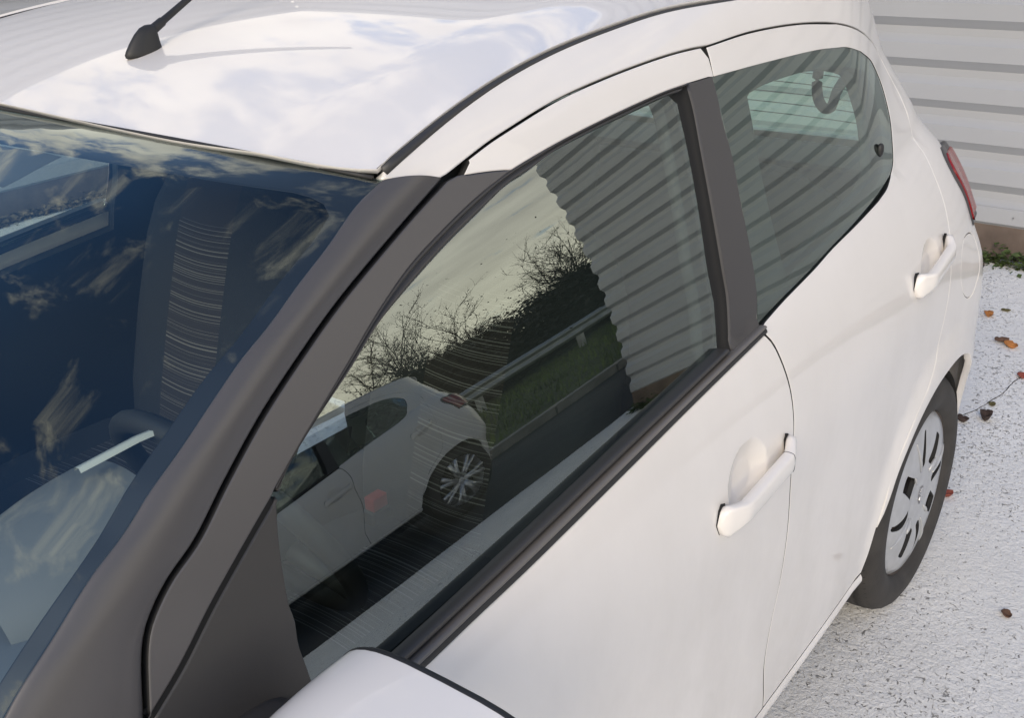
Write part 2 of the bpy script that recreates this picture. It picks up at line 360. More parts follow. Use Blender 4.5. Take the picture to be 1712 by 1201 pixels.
xt_=cub([.1,.3,.5,.7,.85,.95,1.05,1.1,1.2,1.3,1.4,1.5],[-.42,-.465,-.485,-.47,-.445,-.42,-.39,-.365,-.315,-.265,-.215,-.17])
def zb(x): return .958+(1.72-np.asarray(x,float))*.091
def Y0(x,z):
    u=np.asarray(z,float)-zb(x);yb=Yb_(x);ym=Ym_(x)
    kk=1-.3*sstep(.25,-.2,x);lo=yb+(ym-yb)*g_(np.clip(-u*kk,0,.95))
    # rear wheel flare
    x=np.asarray(x,float);r=np.hypot(x,np.asarray(z)-.29)
    fl=.014*sstep(.43,.345,r)
    yb=yb-.045*sstep(.35,-.1,x)*sstep(-.02,.18,u)
    hi=yb-D_(np.clip(u,0,.52))
    lo=lo-.016*sstep(.0,-.3,x)*sstep(.80,.93,z)
    return np.where(u<0,lo+fl,hi)
def Lz(z): return .22+.12*sstep(.55,.9,z)+.11*sstep(.64,.48,z)
def Y(x,z):
    xt=xt_(z);L=Lz(z);n=2.9
    q=np.clip((np.asarray(x,float)-xt)/L,0,1)
    return Y0(x,z)*(1-(1-q)**n)**(1/n)
GX=[-.3,-.1,.2,.5,.763,.917,1.025,1.127,1.255,1.381,1.466,1.504,1.60]
gz_=cub(GX,[1.375,1.405,1.436,1.452,1.459,1.460,1.454,1.446,1.430,1.406,1.385,1.3745,1.345])
def gy(x): return Y(np.asarray(x,float),gz_(x))
def Zr(x,y):
    y=np.abs(np.asarray(y,float));g=gy(x);return gz_(x)+.026*(1-(y/g)**2)-.012*sstep(.75,1,y/g)+.012

T = {
    'gutter': [[1.5042, 1.3754], [1.4659, 1.3847], [1.3814, 1.4062], [1.323, 1.4179], [1.2547, 1.4297], [1.1271, 1.4457], [1.0248, 1.4545], [0.9171, 1.4596], [0.7627, 1.4594]],
    'shut_front': [[1.4216, 1.3542], [1.3838, 1.3635], [1.3443, 1.3725], [1.31, 1.3787], [1.2115, 1.3943], [1.1152, 1.4031], [1.0113, 1.4089], [0.9381, 1.4108], [0.8721, 1.4098]],
    'shut_rear': [[0.8563, 1.4085], [0.7193, 1.4107], [0.5491, 1.4023], [0.3977, 1.3851], [0.3095, 1.3673], [0.1724, 1.3246], [-0.0583, 1.2375], [-0.0485, 1.1628], [0.0048, 1.0975], [0.0445, 1.0609], [0.0403, 1.014], [0.0446, 0.9739], [0.0677, 0.932], [0.0811, 0.8475], [0.0459, 0.7431], [0.0662, 0.6689], [0.1427, 0.6317], [0.2084, 0.5984]],
    'split_top': [[0.8645, 1.4088], [0.8574, 1.3959], [0.8576, 1.3816], [0.8587, 1.3713]],
    'bgap': [[0.8835, 1.0095], [0.8731, 0.9957], [0.8628, 0.9672], [0.85, 0.9113], [0.8482, 0.8618], [0.856, 0.8094], [0.8539, 0.7659], [0.843, 0.6708], [0.8507, 0.5761], [0.8788, 0.4786], [0.8876, 0.4159], [0.8744, 0.3347]],
    'frame_in': [[1.3262, 1.3409], [1.248, 1.3514], [1.1694, 1.3591], [1.0858, 1.3657], [0.9934, 1.3711], [0.9278, 1.3723]],
    'glass_f': [[1.7371, 1.1479], [1.7221, 1.1633], [1.6806, 1.1886], [1.6224, 1.2184], [1.5747, 1.2453], [1.5203, 1.2671], [1.4532, 1.2916], [1.3978, 1.3087], [1.335, 1.3279], [1.296, 1.3339], [1.2522, 1.3435], [1.1732, 1.3522], [1.0899, 1.3584], [0.997, 1.3649], [0.9622, 1.3646], [0.9555, 1.3519], [0.961, 1.2905], [0.9736, 1.1934], [0.9813, 1.1381], [0.9817, 1.0863], [0.9947, 1.0255], [1.3013, 0.9943], [1.5371, 0.9673], [1.6794, 0.9517]],
    'seal_out': [[1.7392, 1.1539], [1.7026, 1.1776], [1.6248, 1.2249], [1.5665, 1.2597], [1.5128, 1.2864], [1.4599, 1.3055], [1.3919, 1.3261], [1.3262, 1.3409]],
    'glass_r': [[0.8591, 1.3705], [0.6932, 1.3662], [0.5036, 1.3577], [0.4126, 1.3491], [0.3657, 1.3437], [0.287, 1.3255], [0.1965, 1.2906], [0.1339, 1.2383], [0.1428, 1.1877], [0.1743, 1.1461], [0.207, 1.1051], [0.2749, 1.0838], [0.3503, 1.0742], [0.4776, 1.0646], [0.5948, 1.0558], [0.6775, 1.0463], [0.8046, 1.033], [0.8829, 1.022], [0.8715, 1.0669], [0.8667, 1.2047], [0.8617, 1.2623], [0.8643, 1.3041], [0.8597, 1.3521]],
    'frit_r': [[0.7601, 1.3334], [0.7109, 1.3369], [0.5289, 1.3315], [0.3854, 1.3147], [0.3123, 1.3003], [0.2602, 1.2833], [0.2308, 1.2517], [0.2166, 1.2022], [0.239, 1.156], [0.2605, 1.1168], [0.307, 1.0985], [0.4004, 1.0891], [0.5528, 1.0769], [0.6625, 1.0676], [0.7275, 1.0639], [0.7677, 1.0554], [0.7682, 1.0724], [0.7782, 1.1392], [0.7821, 1.2199], [0.7729, 1.3043], [0.7702, 1.3293]],
    'appl_l': [[0.9278, 1.3723], [0.9278, 1.3418], [0.9375, 1.2794], [0.9455, 1.2068], [0.9522, 1.1256], [0.9546, 1.0838], [0.973, 1.0146]],
    'appl_r': [[0.8607, 1.3708], [0.8597, 1.3521], [0.8643, 1.3041], [0.8617, 1.2623], [0.8667, 1.2047], [0.8715, 1.0669], [0.8877, 1.0226]],
    'ws_edge': [[1.5064, 1.3691], [1.5516, 1.3539], [1.5981, 1.3292], [1.6447, 1.3063], [1.6897, 1.2821], [1.7264, 1.2649], [1.7713, 1.239], [1.8104, 1.2154], [1.8466, 1.1949], [1.8759, 1.1751], [1.9148, 1.1537], [1.9577, 1.1239], [1.9916, 1.1011], [2.0058, 1.0893]],
    'agap': [[1.4271, 1.3523], [1.487, 1.3301], [1.5489, 1.3049], [1.6118, 1.2774], [1.6682, 1.2481], [1.7265, 1.2144], [1.78, 1.1768], [1.8234, 1.1431], [1.8562, 1.1246], [1.8779, 1.1069], [1.8888, 1.0942], [1.8972, 1.0777], [1.9051, 1.0556], [1.9127, 1.0326]],
    'sail_l': [[1.747, 1.1478], [1.7808, 1.1257], [1.833, 1.0897], [1.874, 1.0575], [1.9118, 1.032]],
    'sail_r': [[1.7398, 1.1447], [1.751, 1.1087], [1.7587, 1.0724], [1.7618, 1.0519], [1.7612, 1.0356], [1.7651, 1.0139], [1.7648, 1.0017], [1.7636, 0.9857]],
    'mould_up': [[1.6794, 0.9517], [1.5371, 0.9673], [1.3013, 0.9943], [0.9947, 1.0255]],
    'mould_lo': [[1.656, 0.9271], [1.5779, 0.936], [1.4887, 0.9448], [1.2988, 0.9665], [1.1039, 0.9889], [0.8818, 1.0115]],
    'ws_frit': [[0.0782, 0.2054], [0.0741, 0.3904], [0.0701, 0.5493], [0.0641, 0.7108], [0.0581, 0.8202], [0.0521, 0.8958], [0.0541, 0.9323], [0.0621, 0.9583], [0.0741, 0.9713], [0.0962, 0.9739], [0.1523, 0.9739], [0.2104, 0.9739], [0.2705, 0.9766], [0.3267, 0.9739], [0.3788, 0.9739], [0.4128, 0.9739], [0.4689, 0.9766], [0.5351, 0.9818], [0.5932, 0.9792], [0.6393, 0.9792]],
    'sensor_patch': [[0.0782, 0.2054], [0.0741, 0.307], [0.0741, 0.3852], [0.1022, 0.3695], [0.1483, 0.3513]],
}
# ------------------------------------------------------------------ the car
car = empty('parked_car', (0, 0, 0))
tag(car, 'white five-door hatchback with dark grey windscreen pillars, nearest the ribbed wall', 'car')
XZ = lambda k: np.array(T[k])
PS = lambda a, b: np.stack([a, Y(a, b), b], 1)
BOWLS = [(1.004, .838, .062, .058, .0125), (.205, .918, .058, .052, .0115)]
def PG(a, b):
    """side glass: carries straight on down into the door below the waistline"""
    u = b-zb(a); return np.stack([a, np.where(u < .004, Yb_(a)-.045*sstep(.35, -.1, a)*sstep(-.02, .18, u)-.225*u, Y(a, b)), b], 1)
def PD(a, b):
    y = Y(a, b)
    for bx, bz, rx, rz, dp in BOWLS:
        q = ((a-bx)/rx)**2+((b-bz)/rz)**2
        y = y-dp*np.minimum(1, np.clip(1-q, 0, 1)*1.25)**1.1
    return np.stack([a, y, b], 1)
SL = .86
def PW(s, b):
    """wrap-round surface: s runs from 0 (middle of the tail) forward; past SL it is straight"""
    Lw = Lz(b); xt = xt_(b); n = 2.9
    ph = np.clip((SL-s)/SL, 0, 1)*math.pi/2
    q = 1-np.sin(ph)**(2/n); x = np.where(s > SL, xt+Lw+(s-SL), xt+Lw*q)
    y = Y0(x, b)*np.where(s > SL, 1, np.clip(np.cos(ph), 0, 1)**(2/n))
    return np.stack([x, y, b], 1)
def to_s(p):
    x, z = p; xt = float(xt_(z)); Lw = float(Lz(z)); q = (x-xt)/Lw
    if q >= 1: return (SL+x-xt-Lw, z)
    q = max(q, 0); ph = math.asin(min(1, (1-q)**(2.9/2))); return (SL-ph/(math.pi/2)*SL, z)
def ellipse(cx, cz, rx, rz, n=40): t = np.linspace(0, 2*math.pi, n, endpoint=False); return np.stack([cx+rx*np.cos(t), cz+rz*np.sin(t)], 1)
def dense(cx, cz, rx, rz, h=.005):
    gx, gz = np.meshgrid(np.arange(cx-rx, cx+rx, h), np.arange(cz-rz, cz+rz, h)); g = np.stack([gx.ravel(), gz.ravel()], 1)
    q = ((g[:, 0]-cx)/rx)**2+((g[:, 1]-cz)/rz)**2; return g[q < 1.15]

# outlines (metres, measured on the side surface)
bgap = XZ('bgap'); bg_lo = np.vstack([bgap, [[.872, .316]]])
mould_lo = XZ('mould_lo')[::-1]                                # rear to front
mould_up = XZ('mould_up')[::-1]
topf = XZ('shut_front'); rearcut = XZ('shut_rear'); split = XZ('split_top')
GAP = .0017
def shift(p, dx, dz): return np.array(p)+np.array([dx, dz])
door_out = poly(shift(bg_lo, GAP, -.002), [(.872+GAP, .314), (1.40, .314), (1.93, .314)], [(1.93, .314), (1.945, .6), (1.95, .893)], [(1.95, .893), (1.656, .927)], shift(mould_lo, .001, -.001)[::-1][:5], [(.889, 1.0105), (.884+GAP, 1.007)], ds=.014)
front = []
for side in (0, 1):
    mir = bool(side)
    d = panel('front_door', door_out, PD, M['paint'], car, spacing=.03, thick=.014, rim=M['gap'], extra=dense(1.010, .838, .068, .066), mirror=mir)
    if mir: d['label'] = 'far side front door of the white hatchback'
    front.append(d)
# upper door frame, white
frm = poly(topf[1:], [topf[-1], (.8722, 1.4085)], shift(split[1:], .002, -.001), [(.863, 1.372), (.928, 1.3725)], XZ('frame_in')[::-1], [(1.326, 1.3415), (1.362, 1.347), (1.398, 1.351)], [(1.398, 1.351), (1.384, 1.3605)], ds=.010)
agap = XZ('agap'); ws_e = XZ('ws_edge')
def offs(P, d):
    """shift an open line sideways (d>0: to the left of its direction)"""
    P = np.array(P, float); t = np.gradient(P, axis=0); t /= np.linalg.norm(t, axis=1)[:, None]; return P+d*np.stack([-t[:, 1], t[:, 0]], 1)
ag_in = offs(agap, -.0027); ag_out = offs(agap, .0027)
if ag_in[5][1] > ag_out[5][1]: ag_in, ag_out = ag_out, ag_in     # ag_in lies on the door side (lower)
sail_l = XZ('sail_l'); sail_r = XZ('sail_r'); seal_out = XZ('seal_out'); glass_f = XZ('glass_f')
trim_o = poly([(1.402, 1.3515), (1.41, 1.352)], ag_in[0:], [ag_in[-1], (1.9085, 1.034)], offs(sail_l, .003 if False else 0)[::-1], seal_out, [(1.326, 1.3405), (1.362, 1.346), (1.402, 1.3505)], ds=.008)
sl_in = shift(sail_l, -.006, -.006)
sail_o = poly(sl_in, [sl_in[-1], (1.93, .99), (1.93, .915)], [(1.93, .915), (1.76, .935)], [(1.7635, .94), (1.764, .986)], sail_r[::-1][1:], ds=.008)
gl_o = poly([(1.80, 1.10)]+glass_f[1:13].tolist(), glass_f[13:16], glass_f[15:20], [glass_f[20]+[0, 0], (.996, 1.012)], [(.996, 1.012), (1.301, .982), (1.537, .955), (1.80, .925)], [(1.80, .925), (1.80, 1.10)], ds=.02)
seal_in = np.vstack([glass_f[:15]]); seal_ou = np.vstack([[[1.7392, 1.1535]], seal_out[1:], XZ('frame_in')[1:]])
ch_in = glass_f[14:21]; ch_out = XZ('appl_l')
def h_loft(name, A, B, hs, m, parent, n=60, mirror=False, bow=None):
    """strip between two lines on the side surface with a cross-section of (t, height)"""
    a, b = arc(catmull(A, .01), n), arc(catmull(B, .01), n); rows = []
    for t, h in hs:
        q = a*(1-t)+b*t; nn = fdn(PS, q[:, 0], q[:, 1]); nn *= np.sign(nn[:, 1])[:, None]; rows.append(PS(q[:, 0], q[:, 1])+nn*h)
    return loft(name, rows, m, parent, mirror=mirror)
BOWLS_f, BOWLS_r = BOWLS[0], BOWLS[1]
def handle_mesh(name, p0, p1, parent, mirror, key=False):
    """grab handle: p0 front end, p1 rear end in (x,z)"""
    rows = []; n = 34; base_ = []
    for i in range(n+1):
        t = i/n; c = np.array(p0)*(1-t)+np.array(p1)*t
        e = min(1, min(t, 1-t)/.22); e2 = e*e*(3-2*e); endr = min(1, math.sqrt(max(0, min(t, 1-t))/.06+1e-3))
        hh = (.0262*(1-e2)+.0160*e2)*endr; top = .014+.016*e2; bot = -.004+.014*e2
        if endr < 1: top = .004+(top-.004)*endr
        sy = float(Y(np.array([c[0]]), np.array([c[1]]))[0]); row = []
        for k in range(16):
            a = 2*math.pi*k/16; f = lambda w: math.copysign(abs(w)**.50, w)
            row.append((c[0], sy+(top+bot)/2+(top-bot)/2*f(math.sin(a)), c[1]+hh*f(math.cos(a))+.002*e2))
        rows.append(row)
        if e2 < .45: base_.append((t < .5, [(q[0]+(.0009 if t < .5 else -.0009)*(1-endr), sy+(.0012 if q[1] > sy+.002 else -.004), c[1]+(q[2]-c[1])*1.03+math.copysign(.0006, q[2]-c[1])) for q in row]))
    hnd = loft(name, rows, M['paint'], parent, close_v=True, mirror=mirror, caps=True)
    for w_ in (True, False): loft('handle_gasket', [r for k_, r in base_ if k_ == w_], M['gap'], hnd, close_v=True, mirror=mirror, caps=True)
    if key: tube('cap_seam', rows[int(n*.80)], .0006, M['gap'], hnd, n=4, mirror=mirror, closed=True)
    return hnd
for d, mir in zip(front, (False, True)):
    panel('door_frame', frm, PS, M['paint'], d, spacing=.025, thick=.014, rim=M['gap'], mirror=mir)
    panel('pillar_trim', trim_o, PS, M['film'], d, spacing=.02, thick=.012, rim=M['gap'], off=.001, mirror=mir)
    panel('sail_panel', sail_o, PS, M['trim'], d, spacing=.02, thick=.010, off=-.003, mirror=mir)
    ap = poly(XZ('appl_l'), [(.973, 1.013), (.889, 1.020)], shift(XZ('appl_r'), .002, 0)[::-1], [(.863, 1.371), (.928, 1.3715)], ds=.012)
    panel('pillar_applique', ap, PS, M['satin'], d, spacing=.02, thick=.012, off=-.001, mirror=mir)
    panel('window', gl_o, PG, M['glass'], d, spacing=.03, thick=.004, off=-.009, mirror=mir)
    s = h_loft('window_seal', seal_ou, seal_in, [(0, -.004), (.02, .0005), (.22, .001), (.34, -.004), (.42, -.005), (.55, .000), (.75, .0005), (.92, -.003), (1.02, -.011)], M['seal'], d, 90, mir)
    s = h_loft('window_channel', ch_out, ch_in, [(-.02, -.006), (.1, -.004), (.2, -.010), (.5, -.013), (.8, -.013), (1.05, -.016)], M['gap'], d, 50, mir)
    upl = np.vstack([[[.890, 1.038]], mould_up]); 
    base_lo = np.vstack([mould_lo, [[1.95, .895]]]); base_up = np.vstack([[[.890, 1.0345]], mould_up[:1]*1.0, mould_up[1:], [[1.95, .925]]])
    h_loft('belt_moulding', base_up, base_lo, [(.40, -.008), (.44, -.001), (.50, .004), (.56, .0065), (.66, .0075), (.70, .0065)], M['bright'], d, 80, mir)
    h_loft('moulding_base', base_up, base_lo, [(.69, .006), (.715, .003), (.74, .0045), (.85, .004), (.97, .003), (1.0, -.003)], M['rubber'], d, 80, mir)
    lip_lo = np.vstack([[[.982, 1.003]], mould_lo[1:], [[1.95, .895]]]); lip_up = np.vstack([mould_up, [[1.95, .925]]])
    h_loft('window_lip', lip_up, lip_lo, [(-.03, -.012), (.0, -.003), (.08, .004), (.18, .007), (.28, .006), (.38, .001), (.43, -.008)], M['seal'], d, 80, mir)
    hd = handle_mesh('door_handle', (1.103, .812), (.866, .832), d, mir, True)
    kx, kz = .884, .8265; y0 = float(Y(np.array([kx]), np.array([kz]))[0])
    lathe('key_lock', [(.0001, .0120), (.0042, .0125), (.0055, .0142), (.0066, .0135), (.007, .010)], M['hub'], d, n=18, loc=(kx, -y0-.026 if mir else y0, kz-.001))
    sy = -1 if mir else 1

# rear doors
rd_rear = np.array([(.40, 1.3865), (.31, 1.368), (.20, 1.337), (.10, 1.298), (.03, 1.252), (-.003, 1.20), (-.002, 1.15), (.018, 1.097), (.040, 1.050), (.052, 1.0), (.062, .95), (.072, .90), (.078, .847), (.076, .79), (.078, .735), (.095, .68), (.14, .638), (.205, .598), (.275, .545), (.335, .475), (.372, .41), (.392, .35), (.405, .316)])
g_top = XZ('glass_r')[:6]; g_right = XZ('glass_r')[5:13]; g_bot = XZ('glass_r')[12:18]
rd_o = poly(rearcut[:4], rd_rear[0:], [(.405, .314), (.64, .314), (.872-GAP, .314)], shift(bg_lo, -GAP, 0)[::-1], [(.883, 1.012), (.884, 1.0205)], g_bot[::-1], g_right[::-1], g_top[::-1], [(.8585, 1.372), (.857, 1.384), (.8555, 1.396), (.8565, 1.407)], ds=.012)
rear = []
gr_o = poly(shift(XZ('glass_r')[:1], .003, .002).tolist()+(XZ('glass_r')[1:6]+[0, .003]).tolist(), XZ('glass_r')[5:13]+[-.003, -.001], XZ('glass_r')[12:17]+[0, -.003], [(.808, 1.030), (.888, 1.018)], [(.888, 1.018), (.874, 1.067), (.869, 1.205), (.862, 1.371)], ds=.016)
fr_h = poly(XZ('frit_r')[:5], XZ('frit_r')[4:12], XZ('frit_r')[11:16], XZ('frit_r')[15:21], ds=.014)
for side in (0, 1):
    mir = bool(side)
    d = panel('rear_door', rd_o, PD, M['paint'], car, spacing=.03, thick=.014, rim=M['gap'], extra=dense(.205, .918, .066, .06), mirror=mir); rear.append(d)
    if mir: d['label'] = 'far side rear door of the white hatchback'
    panel('window', gr_o, PG, M['rglass'], d, spacing=.025, thick=.004, off=-.002, mirror=mir)
    panel('window_border', inset(gr_o, .002), PG, M['frit'], d, holes=[fr_h], spacing=.03, thick=.001, off=-.006, mirror=mir)
    handle_mesh('door_handle', (.312, .905), (.098, .933), d, mir)
    lx, lz = .283, 1.150; ly = float(Y(np.array([lx]), np.array([lz]))[0])
    superbox('window_latch', (lx, -ly if mir else ly, lz), (.009, .006, .013), M['rubber'], d, p=2.2, nu=14, nv=8)

# body side: cantrail, quarter, tail
gut = np.stack([np.linspace(1.50, -.17, 40), gz_(np.linspace(1.50, -.17, 40))], 1)
S_ = lambda P: np.array([to_s(p) for p in P])
arch = np.array([(.398, .316), (.392, .335), (.375, .375), (.345, .43), (.305, .482), (.255, .528), (.18, .572), (.10, .603), (.02, .618), (-.07, .620), (-.15, .600), (-.205, .560), (-.243, .505), (-.262, .44), (-.268, .36), (-.268, .315)])
rd_gap = np.vstack([topf[0:1]+[0, .0], topf[1:], rearcut[:4], rd_rear[1:]])
rd_gap2 = offs(rd_gap, .0030)
if rd_gap2[5][1] < rd_gap[5][1]: rd_gap2 = offs(rd_gap, -.0030)
rd_gap2 = np.vstack([rd_gap2[:-4], [[.372+.004, .412], [.396, .35], [.409, .318]]]) if False else rd_gap2[:-2]
arch_from = arch[3:]
bs_a = np.vstack([S_(gut), [(.30, 1.385), (.0, 1.378)]])
bs_d = np.vstack([[(.0, .30)], [(.3, .30)], S_([(-.30, .305), (-.268, .315)])])
bs_e = np.vstack([S_(arch_from[::-1])])
bs_g = np.vstack([S_(rd_gap2[::-1])])
notch = [(.0, 1.30), (.36, 1.30), (.46, 1.27), (.50, 1.20), (.48, 1.06), (.44, 1.02), (.0, 1.00)]
bs_o = poly(bs_a[:40], bs_a[39:], [(.0, 1.378), (.0, 1.30)], notch[:2], notch[1:6], notch[5:], [(.0, 1.0), (.0, .30)], bs_d, bs_e, bs_g, [bs_g[-1], to_s((1.432, 1.3555)), to_s((1.47, 1.362)), to_s((1.502, 1.3695))], ds=.012)
bs_o[:, 0] = np.maximum(bs_o[:, 0], .0005)
# fuel flap groove is a ring cut out of the left side and filled by the flap
flap_o = S_([(-.070, .902), (-.040, .900), (-.012, .880), (-.004, .852), (-.009, .823), (-.047, .780), (-.095, .752), (-.135, .748), (-.165, .775), (-.170, .83), (-.150, .875), (-.11, .897)])
flap_p = catmull(flap_o, .010, closed=True)
bsides = []
for side in (0, 1):
    mir = bool(side)
    b = panel('body_side', bs_o, PW, M['paint'], car, holes=[] if mir else [flap_p], spacing=.03, thick=.016, mirror=mir); bsides.append(b)
    if mir: b['label'] = 'far body side and quarter panel'
panel('fuel_flap', inset(flap_p, .0022), PW, M['paint'], car, spacing=.03, thick=.01, off=-.0005, rim=M['gap'])
# sill
sill_x = np.linspace(.405, 1.95, 40)
for mir in (False, True):
    rows = []
    for dy, z in [(.0, .3125), (.0035, .306), (.004, .298), (.0005, .289), (-.008, .282), (-.03, .276), (-.10, .272)]:
        rows.append([(x, float(Y(np.array([x]), np.array([.313]))[0])+dy, z) for x in sill_x])
    loft('sill', rows, M['paint'], car, mirror=mir)
# wheel arch lip: rolled edge and dark liner
lipP = np.vstack([arch])
for mir in (False, True):
    for cx_, nm in ((0, 'rear'), (2.34, 'front')):
        th = np.linspace(.02, math.pi+.1, 40); rows = []; ox, rl = (0, .338) if cx_ else (.068, .332)
        for y in (.40, .55, .70, .775): rows.append([(cx_+ox+rl*math.cos(t), y, .285+rl*math.sin(t)) for t in th])
        loft('wheel_arch_liner', rows, M['under'], car, mirror=mir)
        loft('arch_back', [[(cx_+ox+rl*math.cos(t), .40, .285+rl*math.sin(t)) for t in th], [(cx_+ox, .40, .285) for t in th]], M['under'], car, mirror=mir)

# roof
hx = np.array([(1.5617, .0), (1.5650, .157), (1.5650, .276), (1.5610, .378), (1.5500, .467), (1.5360, .538), (1.5200, .588), (1.5075, .6185)])
PR = lambda a, b: np.stack([a, b, Zr(a, b)], 1)
gl = np.linspace(1.504, -.165, 36); gline = np.stack([gl, gy(gl)-.004], 1)
rear_edge = [(-.165, float(gy(np.array([-.165]))[0])-.004), (-.20, .40), (-.225, .20), (-.232, 0)]
roof_half = np.vstack([catmull(hx, .02), catmull(gline, .02)[1:], catmull(rear_edge, .02)[1:]])
roof_o = np.vstack([roof_half, (roof_half*[1, -1])[::-1][1:-1]])
# pressed ribs along the roof behind the aerial
def PRr(a, b):
    z = Zr(a, b)
    return np.stack([a, b, z], 1)
roof = panel('roof', roof_o, PRr, M['paint'], car, spacing=.035, thick=.006, out_dir=(0, 0, 1))
for mir in (False, True):
    gx_ = np.linspace(1.500, -.16, 60); P = np.stack([gx_, gy(gx_)-.003, gz_(gx_)-.0015], 1)
    w = np.interp(gx_, [-.2, .6, 1.0, 1.3, 1.50], [.0026, .0029, .0035, .0048, .0066])
    tube('roof_moulding', P, w, M['trim'], roof, n=10, mirror=mir)
# aerial
ax, ay = 1.389, .084; az = float(Zr(np.array([ax]), np.array([ay]))[0])
rows = []
for h, lx_, ly_, o in [(-.004, .027, .0135, 0), (.0, .0275, .014, 0), (.004, .0265, .0135, -.001), (.014, .022, .0115, -.004), (.024, .017, .0095, -.008), (.031, .012, .0075, -.012), (.034, .006, .004, -.014)]:
    rows.append([(ax+o+lx_*math.copysign(abs(math.cos(t))**.85, math.cos(t)), ay+ly_*math.sin(t)*(1-.25*math.cos(t)), az+h) for t in np.linspace(0, 2*math.pi, 20, endpoint=False)])
ant = loft('aerial', rows, M['rubber'], roof, close_v=True, caps=True)
th_ = R(27); p0 = np.array([ax-.010, ay, az+.022]); dirm = np.array([-math.cos(th_), 0, math.sin(th_)])
tt = np.array([0, .012, .03, .032, .06, .10, .2, .3, .38]); rr_ = np.array([.0062, .0066, .0062, .0050, .0046, .0042, .0038, .0034, .003])
tube('mast', [p0+dirm*t for t in tt], rr_, M['rubber'], ant, n=12)

# windscreen
we = np.vstack([ws_e, [[2.09, 1.028], [2.18, .960], [2.23, .915]]]); we3 = catmull(we, .02); NWS = 60; we_a = arc(we3, NWS)
we_y = Y(we_a[:, 0], we_a[:, 1])
def bulge(v, sx, sz): 
    q = 1-(.25*v**2+.75*np.abs(v)**5); return sx*q, sz*q
def PWS(s, v):
    """s in 0..1 down the glass, v in -1..1 across"""
    x = np.interp(s, np.linspace(0, 1, NWS), we_a[:, 0]); z = np.interp(s, np.linspace(0, 1, NWS), we_a[:, 1]); y = np.interp(s, np.linspace(0, 1, NWS), we_y)
    bx, bz = bulge(v, .056+.085*s, .0245+.03*s*(1-s)*4); return np.stack([x+bx, y*v, z+bz], 1)
WS_LEN = 1.0
PWS2 = lambda a, b: PWS(a/.86, b/.66)
ws_o = np.array([(0, v*.66) for v in np.linspace(-1, 1, 60)]+[(a, .66) for a in np.linspace(0, .86, 50)[1:]]+[(.86, v*.66) for v in np.linspace(1, -1, 60)[1:]]+[(a, -.66) for a in np.linspace(.86, 0, 50)[1:-1]])
ws = panel('windscreen', ws_o, PWS2, M['ws'], car, spacing=.035, thick=.005, out_dir=(.5, 0, .8), edge=.001)
fi = T['ws_frit']     # (s,v) of the inner edge of the black border, left half
fi = np.array(fi); half = np.stack([fi[:, 0]*.86, fi[:, 1]*.66], 1)
frit_half = poly([(half[0][0], 0.)]+[tuple(half[0])] if False else half[:6], half[5:9], half[8:], ds=.02)
frit_half = np.vstack([[frit_half[0]*[1, 0]], frit_half, [[.80, frit_half[-1][1]]], [[.80, 0]]])
hole = np.vstack([frit_half, (frit_half*[1, -1])[::-1][1:-1]])
panel('windscreen_border', inset(ws_o, .0008), PWS2, M['frit'], ws, holes=[hole], spacing=.04, thick=.001, off=-.003, out_dir=(.5, 0, .8))
hp = PWS(np.zeros(60), np.linspace(-.985, .985, 60)); tube('windscreen_seal', hp+np.array([.001, 0, .0]), .0026, M['rubber'], ws, n=8)
# pillar covers between windscreen and doors
ag_ext = np.vstack([ag_out[:], [[1.945, .97]], [[1.955, .93]]]); ws_ext = np.vstack([ws_e[:], [[2.09, 1.028], [2.18, .960]]])
for mir in (False, True):
    n = 70; a = arc(catmull(np.vstack([[[1.5075, 1.3685]], ws_ext[1:]]), .01), n); b = arc(catmull(np.vstack([[[1.432, 1.3545]], ag_ext[1:]]), .01), n); rows = []
    A3 = PS(a[:, 0], a[:, 1]); B3 = PS(b[:, 0], b[:, 1]); nn = fdn(PS, (a+b)[:, 0]/2, (a+b)[:, 1]/2); nn *= np.sign(nn[:, 1])[:, None]
    nn = nn*.9+np.array([.15, 0, .3]); nn /= np.linalg.norm(nn, axis=1)[:, None]
    for w, h in [(0, -.004), (0, .0), (.02, .0008)]+[(w, .0008+.0075*(1-(2*w-1)**2)) for w in np.linspace(.06, .92, 14)]+[(.965, .0022), (.988, .0005), (1.0, -.004), (1.0, -.02)]:
        rows.append(A3*(1-w)+B3*w+nn*h)
    loft('pillar_cover', rows, M['film'], car, mirror=mir)

# dark backing behind the joints, and cabin trim
full = np.array([(-.02, .30), (1.96, .30), (1.97, .9), (2.0, 1.02), (1.90, 1.10), (1.80, 1.17), (1.70, 1.235), (1.60, 1.285), (1.50, 1.335), (1.40, 1.36), (1.2, 1.40), (1.0, 1.42), (.6, 1.425), (.3, 1.405), (.0, 1.37), (-.10, 1.30), (-.02, 1.05), (.10, .80), (.30, .60), (.40, .40), (.42, .32)])
full[0] = (.43, .30)
fh = poly(glass_f[0:15]+[0, -.004], glass_f[14:21]+[.004, 0], glass_f[20:]+[0, -.05], [glass_f[-1]+[0, -.05], (1.82, .90), (1.82, 1.08), glass_f[0]], ds=.02)
for mir in (False, True):
    panel('door_lining', catmull(full, .03, closed=True) if False else poly(*[[full[i], full[(i+1) % len(full)]] for i in range(len(full))], ds=.03), PS, M['inner'], car, holes=[fh, inset(fr_h, -.004)], spacing=.06, thick=.02, off=-.030, mirror=mir)

